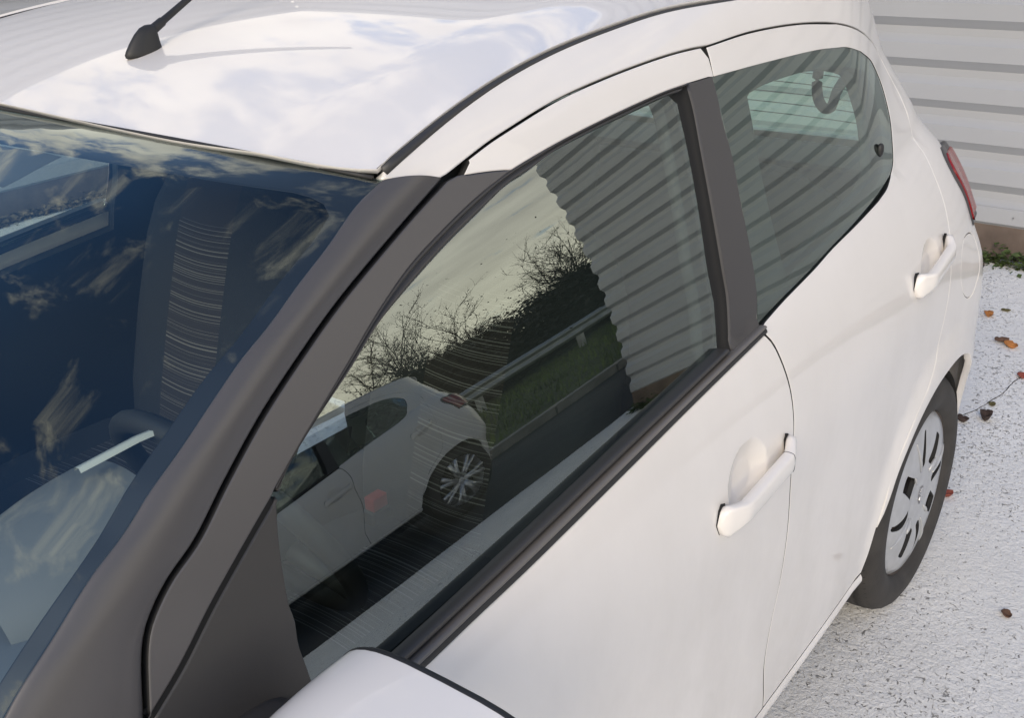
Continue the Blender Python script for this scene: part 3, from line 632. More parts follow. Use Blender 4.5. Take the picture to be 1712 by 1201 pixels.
def joint(line, parent, depth=-.0045, w=.008, mirror=False):  # dark strip sunk into a joint, painting in the shade there
    q = catmull(line, .012); a, b = offs(q, w/2), offs(q, -w/2); rows = []
    for e in (a, q, b):
        nn = fdn(PS, e[:, 0], e[:, 1]); nn *= np.sign(nn[:, 1])[:, None]; rows.append(PS(e[:, 0], e[:, 1])+nn*depth)
    return loft('joint_shade', rows, M['gap'], parent, mirror=mirror)
for d, dr, mir in zip(front, rear, (False, True)):
    joint(np.vstack([bgap[1:], [[.872, .33]]]), d, w=.010, mirror=mir)
    joint(np.vstack([split[:], [[.861, 1.374]]]), d, w=.010, mirror=mir)
    joint(sail_l+[-.002, -.002], d, depth=-.006, w=.012, mirror=mir)
    joint(rd_gap2[len(topf)+2:-1]*.5+rd_gap[len(topf)+2:-3]*.5 if len(rd_gap2[len(topf)+2:-1]) == len(rd_gap[len(topf)+2:-3]) else rd_rear[:-3]+[-.0018, 0], dr, w=.010, mirror=mir)
fr_ = PW(flap_p[:, 0], flap_p[:, 1]); fn_ = fdn(PW, flap_p[:, 0], flap_p[:, 1]); fn_ *= np.sign(fn_[:, 1])[:, None]
tube('flap_shade', fr_-fn_*.0065, .0042, M['gap'], car, n=6, closed=True)  # dark ring that paints shade into the groove round the flap


# ------------------------------------------------------------------ tail: lamps, rear window, front end, underside
lamp_e = [(-.112, 1.072), (-.090, 1.058), (-.086, 1.030), (-.100, 1.004), (-.122, .978), (-.142, .950), (-.156, .918), (-.166, .894)]
lamp_o = poly(S_(lamp_e), [tuple(S_(lamp_e)[-1]), (.50, .885), (.43, .892)], [(.43, .892), (.42, .94), (.47, .995)], [(.47, .995), (.60, 1.042), tuple(S_(lamp_e)[0])], ds=.010)
def bulge_s(a): return .003+.014*sstep(.0, .09, lamp_s0(a))
def lamp_s0(a): return np.maximum(.738-a, 0)
def PL(a, b):
    P = PW(a, b); nn = fdn(PW, a, b); nn *= np.sign((nn*np.array([-.4, 1, 0])).sum(1))[:, None]; return P+nn*bulge_s(a+(b-1.0)*.25)[:, None]
for mir in (False, True):
    lb = panel('tail_lamp', lamp_o, PL, M['satin'], car, spacing=.02, thick=.045, off=.0, edge=.004, mirror=mir)
    le = inset(lamp_o, .015)
    panel('lamp_lens', le, PL, M['red'], lb, spacing=.02, thick=.006, off=.004, edge=.003, mirror=mir)
rwin = np.array([(p[0], p[1]) for p in poly(notch[:2], notch[1:6], notch[5:], ds=.02)])
for mir in (False, True):
    rw = panel('rear_window', np.maximum(inset(rwin, -.004), [.0004, 0]), PW, M['rglass'], car, spacing=.04, thick=.004, off=-.003, mirror=mir)
    for z in np.linspace(1.05, 1.26, 8):
        ss = np.linspace(.001, .44, 24); P = PW(ss, np.full(24, z)); P[:, 0] += .008
        tube('heater_wire', P, .0011, M['seal'], rw, n=4, mirror=mir)
# front wings, bonnet, nose
w_arch = [(2.34+.338*math.cos(t), .285+.338*math.sin(t)) for t in np.linspace(math.pi-.08, .08, 30)]
fw = poly([(1.9545, .893), (1.9495, .6), (1.9345, .314)], [(1.9345, .314), w_arch[0]], w_arch, [w_arch[-1], (2.72, .31)], [(2.72, .31), (2.74, .55), (2.66, .74)], [(2.66, .74), (2.4, .83), (2.2, .875), (1.9545, .893)], ds=.02)
fwf = PS
for mir in (False, True):
    panel('front_wing', fw, PS, M['paint'], car, spacing=.05, thick=.014, mirror=mir)
rows = []
for x, z in zip(np.linspace(2.20, 2.86, 14), [.925, .918, .908, .897, .885, .872, .858, .842, .825, .806, .785, .760, .728, .68]):
    yy = np.linspace(-1, 1, 30); wy = float(Y(np.array([min(x, 2.6)]), np.array([.80]))[0])*(1-.35*max(0, (x-2.5)/.4)**2)
    rows.append([(x+.06*(1-v*v), v*wy*.985, z-.075*abs(v)**3) for v in yy])
loft('bonnet', rows, M['paint'], car)
rows = []
for z, e in [(.24, .90), (.32, .97), (.42, 1.0), (.52, .99), (.60, .965), (.68, .92), (.73, .86)]:
    th = np.linspace(-math.pi/2, math.pi/2, 44); rows.append([(2.66+.31*e*abs(math.cos(t))**.62, .775*e**.35*math.copysign(abs(math.sin(t))**.62, math.sin(t)), z) for t in th])
loft('front_bumper', rows, M['paint'], car)
for s in (-1, 1):
    hl = superbox('headlamp', (2.74, .60*s, .69), (.13, .10, .065), M['chrome'], car, p=2.6)
box('grille', (2.90, 2.975), (-.32, .32), (.36, .46), M['rubber'], car, bev=.02)
rows = [[(x, y, z) for x in np.linspace(2.16, 2.30, 3)] for y, z in zip(np.linspace(-.70, .70, 14), .905-.03*np.linspace(-1, 1, 14)**2)]
loft('scuttle_panel', rows, M['rubber'], car)
box('underbody', (-.34, 2.80), (-.66, .66), (.20, .25), M['under'], car, bev=.02)
box('rear_panel', (-.30, -.24), (-.58, .58), (.28, .98), M['inner'], car, bev=.02)

# ------------------------------------------------------------------ wheels
tyre_prof = [(.196, .625), (.205, .615), (.24, .606), (.27, .612), (.283, .630), (.2885, .650), (.290, .668), (.2835, .669), (.2835, .677), (.290, .678), (.2905, .694), (.284, .695), (.284, .703), (.2905, .704), (.290, .722), (.2835, .723), (.2835, .731), (.2895, .732), (.287, .748), (.280, .762), (.268, .7735), (.252, .781), (.236, .7835), (.222, .781), (.212, .7765), (.206, .771), (.200, .764)]
def PC(a, b):
    r = np.hypot(a, b); y = .768+.011*np.clip(1-(r/.2)**2, 0, 1)+.006*np.clip(1-((r-.125)/.06)**2, 0, 1)-.012*sstep(.185, .203, r)
    return np.stack([a, y, b], 1)
def slot(th, r0, r1, w, skew, n=7):
    c, s = math.cos(th), math.sin(th); pts = []
    for k in range(n): t = k/(n-1); r = r0+(r1-r0)*t; ww = w*(.45+.55*math.sin(math.pi*min(1, .25+t*.75)) if skew else 1-.25*t); pts.append((r, ww/2+skew*(t-.5)**2*.04+skew*.02*t))
    for k in range(n): t = 1-k/(n-1); r = r0+(r1-r0)*t; ww = w*(.45+.55*math.sin(math.pi*min(1, .25+t*.75)) if skew else 1-.25*t); pts.append((r, -ww/2+skew*(t-.5)**2*.04+skew*.02*t))
    P = np.array(pts); P = catmull(P, .006, closed=True); return np.stack([P[:, 0]*c-P[:, 1]*s, P[:, 0]*s+P[:, 1]*c], 1)
slots = []
for k in range(8):
    th = R(90-12+45*k)
    slots.append(slot(th, .078, .168, .024, 1) if k % 2 == 0 else slot(th+R(3), .082, .150, .050, 0))
def make_wheel():
    w = empty('wheel', (0, 0, .29)); w.parent = car
    ty = lathe('tyre', tyre_prof, M['tyre'], w, n=96)
    V, F = [], []
    for i in range(84):
        for y0, y1, sk in ((.7415, .7590, .018), (.7255, .7295, .0), (.7065, .7205, .012), (.6705, .6755, .01)):
            a = 2*math.pi*i/84; k_ = len(V)
            for y, o in ((y0, 0), (y1, sk)):
                rr = float(np.interp(y, [.668, .722, .732, .748, .762], [.2903, .2903, .2900, .2876, .2806]))
                for d_ in (-.0035, .0035): V.append((rr*math.cos(a+o+d_), y, rr*math.sin(a+o+d_)))
            F.append((k_, k_+1, k_+3, k_+2))
    sp = mesh_obj('tread_sipes', V, F, M['gap'], ty, smooth=False); sp['kind'] = 'stuff'
    ring = np.stack([.2025*np.cos(np.linspace(0, 2*math.pi, 90, endpoint=False)), .2025*np.sin(np.linspace(0, 2*math.pi, 90, endpoint=False))], 1)
    cv = panel('wheel_cover', ring, PC, M['hub'], w, holes=slots, spacing=.012, thick=.012, edge=.0022, rim=M['gap'])  # slot walls take a dark colour as painted shade
    for k in range(4):
        th = R(90-12+90*k); t = np.linspace(.078, .172, 12)
        a = th-R(6.5)-.16*(t-.078)/.094+.12*((t-.078)/.094)**2
        P = PC(t*np.cos(a), t*np.sin(a)); P[:, 1] += .0005
        tube('cover_ridge', P, .0042*np.sin(np.linspace(.35, 2.8, 12)), M['hub'], cv, n=8)
        a2 = th+R(45)+R(17); t = np.linspace(.062, .10, 6); P = PC(t*np.cos(a2), t*np.sin(a2)); tube('cover_ridge', P, .005*np.sin(np.linspace(.35, 2.8, 6)), M['hub'], cv, n=8)
    # emblem: a small upright beast on a dark shield
    sh = np.array([(-.016, .022), (.0, .027), (.016, .022), (.017, .0), (.010, -.018), (0, -.028), (-.010, -.018), (-.017, .0)])
    em = panel('emblem', catmull(sh*.85, .003, closed=True), PC, M['emblem'], cv, spacing=.008, thick=.002, off=.0015, edge=.0008)
    beast = np.array([(-.004, .021), (.004, .022), (.008, .018), (.005, .014), (.009, .010), (.013, .012), (.011, .005), (.005, .004), (.006, -.004), (.012, -.006), (.010, -.012), (.005, -.012), (.003, -.020), (-.004, -.021), (-.002, -.012), (-.006, -.004), (-.011, -.009), (-.009, .002), (-.005, .008), (-.007, .015)])
    panel('beast', beast, PC, M['emblem'], em, spacing=.006, thick=.0015, off=.003, edge=.0004) if False else panel('emblem_relief', beast, PC, M['chrome'], cv, spacing=.006, thick=.0015, off=.0032, edge=.0004)
    lathe('steel_rim', [(.001, .72), (.05, .735), (.09, .725), (.12, .742), (.15, .735), (.19, .70), (.199, .765), (.199, .625), (.15, .63)], M['steel'], w, n=48)
    return w
wheel0 = make_wheel()
def copy_tree(o, parent=None):
    c = o.copy(); COL.objects.link(c)
    if parent is not None: c.parent = parent
    for ch in list(o.children): copy_tree(ch, c)
    return c
for (wx, flip) in ((2.34, False), (0, True), (2.34, True)):
    w = copy_tree(wheel0, car); w.location = (wx, 0, .29)
    if flip: w.rotation_euler = (0, 0, math.pi)

# ------------------------------------------------------------------ wing mirrors
def wing_mirror(mir):
    xr, yc, zc_, ry, rz, dp = 1.772, .905, .984, .124, .082, .235
    rows = []; f = lambda w, e: math.copysign(abs(w)**e, w)
    for i in range(15):
        a = (i/14)*math.pi/2*.995; k = math.cos(a)**.55; row = []
        for j in range(44):
            t = 2*math.pi*j/44; row.append((xr+dp*math.sin(a), yc+ry*k*f(math.cos(t), .62)-.012*math.sin(a), zc_+rz*k*f(math.sin(t), .62)-.010*math.sin(a)-.012*f(math.cos(t), .62)*0))
        rows.append(row)
    sh = loft('wing_mirror', rows, M['paint'], car, close_v=True, mirror=mir)
    rows = []
    for d_, k in [(.0006, .994), (.0002, 1.003), (-.003, 1.004), (-.006, .99), (-.008, .93), (-.005, .90)]:
        rows.append([(xr+d_, yc+ry*k*f(math.cos(2*math.pi*j/44), .62), zc_+rz*k*f(math.sin(2*math.pi*j/44), .62)) for j in range(44)])
    loft('mirror_rim', rows, M['rubber'], sh, close_v=True, mirror=mir)
    rows = [[(xr-.006, yc+ry*k*f(math.cos(2*math.pi*j/44), .62), zc_+rz*k*f(math.sin(2*math.pi*j/44), .62)) for j in range(44)] for k in (.91, .4, .01)]
    loft('mirror_glass', rows, M['chrome'], sh, close_v=True, mirror=mir)
    rows = []
    for t in np.linspace(0, 1, 8):
        c = np.array([1.835-.02*t, .715+.13*t, .955+.015*t]); s_ = (.045-.008*t, .030-.004*t)
        rows.append([(c[0]+s_[0]*f(math.cos(2*math.pi*j/16), .7), c[1], c[2]+s_[1]*f(math.sin(2*math.pi*j/16), .7)) for j in range(16)])
    loft('mirror_foot', rows, M['trim'], sh, close_v=True, caps=True, mirror=mir)
for mir in (False, True): wing_mirror(mir)

# ------------------------------------------------------------------ cabin
prof = [(2.24, .90), (2.10, .935), (1.95, .955), (1.84, .958), (1.775, .945), (1.745, .915), (1.73, .86), (1.75, .74), (1.80, .55), (1.85, .40)]
rows = [[(x+.03*(1-(y/.66)**2), y, z-.02*abs(y/.66)**3) for y in np.linspace(-.66, .66, 24)] for x, z in prof]
dash = loft('dashboard', rows, M['dash2'], car)
rows = []
for t in np.linspace(0, 1, 10):
    x = 1.685+.20*t; r = .118*(1-.35*t*t); rows.append([(x, .34+r*1.15*math.cos(a), .925+(r*.95)*max(0, math.sin(a))+.0) for a in np.linspace(-.15, math.pi+.15, 22)])
pod = loft('instrument_pod', rows, M['dash2'], dash)
rows = [[(1.687+.012*(1-k), .34+.118*1.15*k*math.cos(a), .925+.112*k*max(0, math.sin(a))) for a in np.linspace(0, math.pi, 22)] for k in (.99, .9, .5, .02)]
loft('instrument_face', rows, M['frit'], dash)
# narrow pale strip above the instrument pod
P = np.array([(1.735, .338, 1.052), (1.70, .345, 1.058), (1.665, .350, 1.063), (1.640, .352, 1.063)])
rows = [[p+np.array([0, dy_, dz_]) for p in P] for dy_, dz_ in [(-.006, 0), (-.004, .005), (.004, .006), (.007, .001)]]
loft('pale_strip', rows, M['pale'], dash)
sw = empty('steering_wheel', (1.545, .35, .90)); sw.parent = car; sw.rotation_euler = (0, R(-62), 0)
th = np.linspace(0, 2*math.pi, 48, endpoint=False)
rows = [[((.185+.015*math.cos(b))*math.cos(a), (.185+.015*math.cos(b))*math.sin(a), .015*math.sin(b)) for b in np.linspace(0, 2*math.pi, 12, endpoint=False)] for a in th]
loft('rim', rows, M['rubber'], sw, close_u=True, close_v=True)
superbox('boss', (0, 0, .0), (.07, .08, .03), M['inner'], sw)
for a in (0, 2.1, 4.2): tube('spoke', [(.06*math.cos(a), .06*math.sin(a), 0), (.18*math.cos(a), .18*math.sin(a), 0)], .014, M['inner'], sw, n=8)
def seat(y):
    s = empty('front_seat', (1.155, y, .345)); s.parent = car
    superbox('cushion', (.18, 0, .19), (.27, .245, .12), M['stripe_x'], s, p=4)
    rt = Matrix.Rotation(R(-18), 3, 'Y')
    superbox('backrest', (-.13, 0, .48), (.080, .235, .34), M['stripe_z'], s, p=3.4, rot=rt)
    h = superbox('headrest', (-.250, 0, .875), (.05, .135, .08), M['cloth'], s, p=3, rot=rt)
    return s
seat(.34); seat(-.34)
rs = empty('rear_seat', (.20, 0, .22)); rs.parent = car
superbox('cushion', (.15, 0, .15), (.26, .58, .11), M['cloth'], rs, p=5)
superbox('backrest', (-.13, 0, .47), (.07, .58, .33), M['cloth'], rs, p=5, rot=Matrix.Rotation(R(-16), 3, 'Y'))
for y in (-.32, .32): superbox('headrest', (-.22, y, .73), (.04, .13, .06), M['cloth'], rs, p=3)
box('parcel_shelf', (-.33, -.12), (-.54, .54), (.985, .998), M['inner'], car, bev=.004)
# belts
def strap(name, P, w, m, parent, axis=(1, 0, 0)):
    P = catmull(P, .02); a = np.array(axis)*w/2; n = np.array([0, .002, 0]) if axis[0] else np.array([.002, 0, 0])
    return loft(name, [P-a-n, P+a-n, P+a+n, P-a+n], m, parent, close_u=True)
M['belt'] = mat('belt_webbing', (.20, .22, .21), .7)
for s in (1, -1):
    strap('seat_belt', [(.80, .635*s, 1.30), (.815, .655*s, 1.22), (.83, .675*s, 1.10), (.84, .690*s, .95), (.845, .69*s, .70), (.85, .68*s, .40)], .045, M['belt'], car)
bk = box('belt_buckle', (1.161, 1.201), (0.204, 0.232), (.56, 0.676), M['rubber'], car, bev=.006)
box('red_button', (1.164, 1.198), (0.207, 0.229), (0.675, 0.700), M['redtag'], bk, bev=.003)
st = catmull([[-0.227, 0.36, 1.206], [-0.222, 0.36, 1.162], [-0.237, 0.36, 1.125], [-0.279, 0.36, 1.095], [-0.324, 0.36, 1.091], [-0.347, 0.36, 1.12], [-0.384, 0.36, 1.142]], .01)
tube('grab_strap', st, .0125, M['cloth'], car, n=10)
hl_rows = [[(x, y, float(Zr(np.array([x]), np.array([y*.98]))[0])-.035-.02*abs(y/.58)**4) for y in np.linspace(-.55, .55, 20)] for x in np.linspace(.03, 1.48, 20)]
loft('headlining', hl_rows, M['liner'], car)
mr = superbox('rear_view_mirror', (1.42, 0.0, 1.335), (.018, .11, .032), M['rubber'], car, p=3.5)

sp_ = np.array(T['sensor_patch'])*[.86, .66]; sp_ = np.vstack([[sp_[0][0], -.02], sp_, [sp_[-1][0], -.02]])
M['dots'] = mat('dotted_print', (.10, .105, .105), .8, bump=1.0, bump_scale=1500)
panel('sensor_patch', poly(*[[sp_[i], sp_[(i+1) % len(sp_)]] for i in range(len(sp_))], ds=.02), PWS2, M['dots'], ws, spacing=.04, thick=.001, off=-.006, out_dir=(.5, 0, .8))

# ------------------------------------------------------------------ ground, lane, bank
def ground_mat():
    m = bpy.data.materials.new('white_painted_tarmac'); m.use_nodes = True; t = m.node_tree; b = t.nodes['Principled BSDF']; b.inputs['Roughness'].default_value = .75
    def nn(ty, **k):
        n = t.nodes.new(ty)
        for a, v in k.items(): setattr(n, a, v)
        return n
    c = nn('ShaderNodeTexCoord'); lk = t.links.new
    def noise(sc, det=4, rough=.55, dist=0):
        n = nn('ShaderNodeTexNoise'); lk(c.outputs['Object'], n.inputs['Vector']); n.inputs['Scale'].default_value = sc; n.inputs['Detail'].default_value = det; n.inputs['Roughness'].default_value = rough; n.inputs['Distortion'].default_value = dist; return n.outputs['Fac']
    def rng_(x, a, b_, lo=0, hi=1, sm=False):
        n = nn('ShaderNodeMapRange'); lk(x, n.inputs[0]); n.inputs[1].default_value = a; n.inputs[2].default_value = b_; n.inputs[3].default_value = lo; n.inputs[4].default_value = hi; return n.outputs[0]
    def op(o, a, b_):
        n = nn('ShaderNodeMath', operation=o)
        for i, v in enumerate((a, b_)):
            if isinstance(v, (int, float)): n.inputs[i].default_value = v
            else: lk(v, n.inputs[i])
        return n.outputs[0]
    # pits between the aggregate where the paint has not reached
    patch = rng_(noise(1.1, 4), .35, .68)
    p1 = rng_(op('ADD', noise(95, 3, .6, .9), op('MULTIPLY', patch, .13)), .69, .75)
    p2 = rng_(op('ADD', noise(42, 3, .6, 1.2), op('MULTIPLY', patch, .11)), .715, .76)
    p3 = op('MULTIPLY', rng_(noise(170, 3, .55, .8), .60, .74), .40)
    pits = op('MINIMUM', op('ADD', op('MAXIMUM', p1, p2), op('MULTIPLY', p3, patch)), 1.0)
    tone = rng_(noise(2.2, 7, .65), .3, .7, .88, 1.06)
    base = nn('ShaderNodeMixRGB'); base.blend_type = 'MULTIPLY'; base.inputs[0].default_value = 1; base.inputs[1].default_value = (.84, .84, .825, 1); lk(tone, base.inputs[2])
    dk = nn('ShaderNodeMixRGB'); lk(pits, dk.inputs[0]); lk(base.outputs[0], dk.inputs[1]); dk.inputs[2].default_value = (.30, .298, .295, 1); lk(dk.outputs[0], b.inputs['Base Color'])
    h = op('SUBTRACT', op('ADD', op('MULTIPLY', noise(110, 5, .65), .7), op('MULTIPLY', noise(38, 4, .6, .6), 1.1)), pits)
    bp = nn('ShaderNodeBump'); bp.inputs['Strength'].default_value = 1.0; bp.inputs['Distance'].default_value = .005; lk(h, bp.inputs['Height']); lk(bp.outputs[0], b.inputs['Normal'])
    return m
def grid(name, x0, x1, y0, y1, z, m, nx=2, ny=2, f=None):
    V = [(x, y, z+(f(x, y) if f else 0)) for y in np.linspace(y0, y1, ny) for x in np.linspace(x0, x1, nx)]
    F = [(j*nx+i, j*nx+i+1, (j+1)*nx+i+1, (j+1)*nx+i) for j in range(ny-1) for i in range(nx-1)]
    return mesh_obj(name, V, F, m)
M['asphalt'] = mat('asphalt', (.030, .030, .031), .85, var=.3, var_scale=3, bump=.8, bump_scale=220)
M['earth'] = mat('earth', (.06, .05, .03), .95, var=.4, var_scale=3)
M['verge'] = mat('verge_turf', (.045, .060, .018), .95, var=.5, var_scale=2.2)
tag(grid('ground', -400, 400, -400, 400, -.012, M['earth']), kind='structure')
tag(grid('lane', -60, 60, 4.1, 6.35, -.004, M['asphalt']), kind='structure')
tag(grid('painted_ground', -2.72, 14, -4.45, 4.20, 0.0, ground_mat()), kind='structure')
bank_f = lambda x, y: .10+.05*math.sin(x*.7)*math.sin(y*.9)+.02*(y-6.5)
tag(grid('grass_bank', -60, 30, 6.50, 30, 0, M['verge'], 90, 30, bank_f), kind='structure')
# kerb stones along the lane
M['kerb'] = mat('kerb_concrete', (.22, .21, .19), .9, var=.25, var_scale=6, bump=.4)
kerb = empty('kerb', (-4, 6.42, 0)); tag(kerb, 'low concrete kerb between the lane and the grass bank, mirrored in the door glass', 'kerb')
k0 = None
for i in range(16):
    if k0 is None: k0 = box('kerb_stone', (-.49, .49), (-.07, .07), (-.02, .12), M['kerb'], kerb, bev=.012); o = k0
    else: o = k0.copy(); COL.objects.link(o)
    o.location = (-7.5+i, 0, random.uniform(-.004, .004)); 
# grass blades
V, F = [], []
for _ in range(9000):
    x, y = random.uniform(-14, 2), random.uniform(6.55, 11.5); z = bank_f(x, y)-.01; a = random.uniform(0, 6.3); h = random.uniform(.05, .17); w = random.uniform(.008, .016)
    k = len(V); V += [(x-w*math.cos(a), y-w*math.sin(a), z), (x+w*math.cos(a), y+w*math.sin(a), z), (x+random.uniform(-.06, .06), y+random.uniform(-.06, .06), z+h)]; F.append((k, k+1, k+2))
gm = mat('grass_blade', (.075, .11, .025), .8, var=.5, var_scale=1.5)
tag(mesh_obj('grass', V, F, gm, smooth=False), 'rough green grass on the bank behind the lane', kind='stuff')

# ------------------------------------------------------------------ ribbed metal walls
M['clad'] = mat('light_grey_cladding', (.385, .395, .41), .38, coat=.25, coat_rough=.25, var=.05, var_scale=1.2)
M['plinth'] = mat('brown_concrete', (.15, .115, .095), .9, var=.35, var_scale=7, bump=.6, bump_scale=60)
M['screw'] = mat('screw_head', (.25, .25, .25), .5, metal=.5)
PER = .17; Z0 = .163-.17*0
def rib_profile(z0, z1):
    """(z, depth) of the ribs between two heights; depth 0 is the outer face"""
    key = [(0, 0), (.066, 0), (.098, -.036), (.130, -.036), (.1695, -.0005)]
    pts = []; k = math.floor((z0-Z0)/PER)-1
    while Z0+k*PER < z1+PER:
        pts += [(Z0+k*PER+a, d) for a, d in key]; k += 1
    zs, ds = np.array([p[0] for p in pts]), np.array([p[1] for p in pts])
    inn = [(z, d) for z, d in zip(zs, ds) if z0 < z < z1]
    return [(z0, float(np.interp(z0, zs, ds)))]+inn+[(z1, float(np.interp(z1, zs, ds)))]
def sheet(parent, p0, p1, nrm, z0, z1, lift):
    pr = rib_profile(z0, z1); p0, p1, nrm = map(np.array, (p0, p1, nrm)); V = []; F = []
    pr2 = pr+[(z, d-.0025) for z, d in reversed(pr)]
    for p in (p0, p1):
        for z, d in pr2: V.append((p[0]+nrm[0]*(d+lift), p[1]+nrm[1]*(d+lift), z))
    n = len(pr2)
    for i in range(n): j = (i+1) % n; F.append((i, j, n+j, n+i))
    F += [tuple(range(n))[::-1], tuple(range(n, 2*n))]
    o = mesh_obj('cladding_sheet', V, F, M['clad'], parent, smooth=False)
    import bmesh
    bm = bmesh.new(); bm.from_mesh(o.data); bmesh.ops.recalc_face_normals(bm, faces=bm.faces); bm.to_mesh(o.data); bm.free()
    return o
def metal_wall(name, p0, p1, nrm, label, H=3.25):
    w = empty(name, ((p0[0]+p1[0])/2, (p0[1]+p1[1])/2, 0)); tag(w, label, 'wall')
    w_inv = -np.array([(p0[0]+p1[0])/2, (p0[1]+p1[1])/2])
    q0, q1 = np.array(p0)+w_inv, np.array(p1)+w_inv
    zs = [.140, .255, 1.275, 2.295, H]
    for i in range(4): sheet(w, q0, q1, nrm, zs[i]-(.02 if i else 0), zs[i+1], .0 if i == 0 else .003*(i % 2)+.0015)
    d = q1-q0; Ln = np.linalg.norm(d); d = d/Ln; n = np.array(nrm)
    def blk(nm, a, b, z0, z1, m, q0=q0, q1=q1):
        V = []
        for z in (z0, z1):
            for q, o in ((q0, a), (q1, a), (q1, b), (q0, b)): V.append((q[0]+n[0]*o, q[1]+n[1]*o, z))
        o = mesh_obj(nm, V, [(0, 1, 2, 3), (4, 5, 6, 7), (0, 1, 5, 4), (1, 2, 6, 5), (2, 3, 7, 6), (3, 0, 4, 7)], m, w, smooth=False)
        import bmesh
        bm = bmesh.new(); bm.from_mesh(o.data); bmesh.ops.recalc_face_normals(bm, faces=bm.faces); bm.to_mesh(o.data); bm.free()
    blk('plinth', -.012, -.3, -.02, .150, M['plinth']); blk('core', -.04, -.3, .150, H-.01, M['clad']); blk('cap_flashing', .012, -.32, H-.012, H+.05, M['clad'])
    V, F = [], []
    for z in np.arange(Z0+.036, H, PER*2):
        for s in np.arange(.08, Ln, .66):
            c = q0+d*s; k = len(V)
            for j in range(6):
                a = j*math.pi/3; V.append((c[0]+d[0]*.0045*math.cos(a)+n[0]*.0085, c[1]+d[1]*.0045*math.cos(a)+n[1]*.0085, z+.0045*math.sin(a)))
            F.append(tuple(range(k, k+6)))
    s = mesh_obj('screw_heads', V, F, M['screw'], w, smooth=False); s['kind'] = 'stuff'
    return w
metal_wall('metal_wall', (-2.62, -4.38), (-2.62, 4.13), (1, 0), 'light grey ribbed metal wall behind the tail of the white car, on a brown plinth')
metal_wall('metal_wall', (-2.62, -4.35), (14, -4.35), (0, 1), 'light grey ribbed metal wall beyond the far side of the white car')
# strip of debris along the far wall
def leaf_quads(n, fx, size, cols):
    V, F = [], []
    for _ in range(n):
        p = fx(); a = random.uniform(0, 6.3); tl = random.uniform(-.9, .9); s = random.uniform(.5, 1.2)*size
        d = Vector((math.cos(a), math.sin(a), tl*.6)).normalized(); e = Vector((-math.sin(a), math.cos(a), random.uniform(-.5, .5))).normalized()
        k = len(V); c = Vector(p)
        V += [tuple(c), tuple(c+d*s*.5+e*s*.32+Vector((0, 0, .15*s))), tuple(c+d*s), tuple(c+d*s*.5-e*s*.32)]; F.append((k, k+1, k+2, k+3))
    return V, F
wm = mat('weed_leaf', (.055, .085, .022), .7, var=.55, var_scale=25)
V, F = leaf_quads(9000, lambda: (-2.60+abs(random.gauss(0, .05)), random.uniform(-4, 4.1), abs(random.gauss(0, .028))), .036, None)
tag(mesh_obj('weeds', V, F, wm, smooth=False), 'low green weeds and moss growing along the foot of the ribbed wall', kind='stuff')
dm = mat('leaf_litter', (.16, .12, .075), .9, var=.6, var_scale=18)
V, F = leaf_quads(5200, lambda: (random.uniform(-2.5, 3.5), -4.31+abs(random.gauss(0, .035)), abs(random.gauss(0, .02))), .045, None)
tag(mesh_obj('leaf_litter', V, F, dm, smooth=False), 'brown leaf litter heaped along the foot of the far wall', kind='stuff')

# ------------------------------------------------------------------ fallen leaves on the painted ground
def fallen_leaf(loc, size, m, label, rz, curl):
    n = 7; V, F = [], []
    for i in range(n):
        t = i/(n-1); w = math.sin(math.pi*min(1, t*1.02+.02))**.7*.38*(1+.15*math.sin(9*t))
        for j in range(-2, 3):
            y = w*j/2; V.append(((t-.5)*size, y*size, size*(.02+curl*((t-.5)**2*1.3+(y*1.7)**2)+.03*math.sin(7*t+j))))
    for i in range(n-1):
        for j in range(4): a = i*5+j; F.append((a, a+5, a+6, a+1))
    o = mesh_obj('fallen_leaf', V, F, m); o.location = loc; o.rotation_euler = (0, 0, rz); tag(o, label, 'leaf')
    md = o.modifiers.new('thickness', 'SOLIDIFY'); md.thickness = .0012
    return o
lf_o = mat('leaf_orange', (.42, .17, .045), .7, var=.35, var_scale=60); lf_b = mat('leaf_brown', (.12, .065, .040), .75, var=.4, var_scale=60); lf_d = mat('leaf_dark', (.05, .032, .026), .8, var=.4, var_scale=60); lf_g = mat('leaf_olive', (.10, .085, .03), .8, var=.4, var_scale=60); lf_r = mat('leaf_red', (.25, .06, .04), .7, var=.3, var_scale=60)
for loc, s, m, lb, rz, cu in [
    ((-1.93, .435, 0), .048, lf_o, 'single orange leaf on the white ground just behind the car, nearest the olive scrap', .4, .9),
    ((-2.02, .475, 0), .035, lf_g, 'olive leaf scrap lying beside the single orange leaf', 1.9, .5),
    ((-1.665, .585, 0), .055, lf_o, 'orange leaf overlapping a brown one at the edge of the photo', 1.2, .9),
    ((-1.70, .545, .002), .055, lf_b, 'brown leaf tucked under the orange one', 2.3, .6),
    ((-1.04, .672, 0), .052, lf_d, 'dark curled leaf on the ground beside the crack', .2, 1.5),
    ((-.99, .615, 0), .040, lf_d, 'dark leaf right against the back of the rear tyre', 1.7, 1.3),
    ((-.06, .995, 0), .030, lf_b, 'small brown leaf alone in front of the rear wheel', .8, 1.0),
    ((-.515, .715, 0), .042, lf_r, 'reddish leaf half hidden behind the rear tyre', 2.6, 1.1),
    ((-2.44, .255, 0), .050, lf_d, 'grey brown crumpled leaf near the weeds below the ribbed wall', .5, 1.6),
    ((-1.425, .685, 0), .040, lf_r, 'reddish leaf at the far end of the crack', 1.0, .9),
    ((-1.16, .66, 0), .030, lf_g, 'yellowish leaf fragment lying on the crack', .3, .6)]:
    fallen_leaf(loc, s, m, lb, rz, cu)
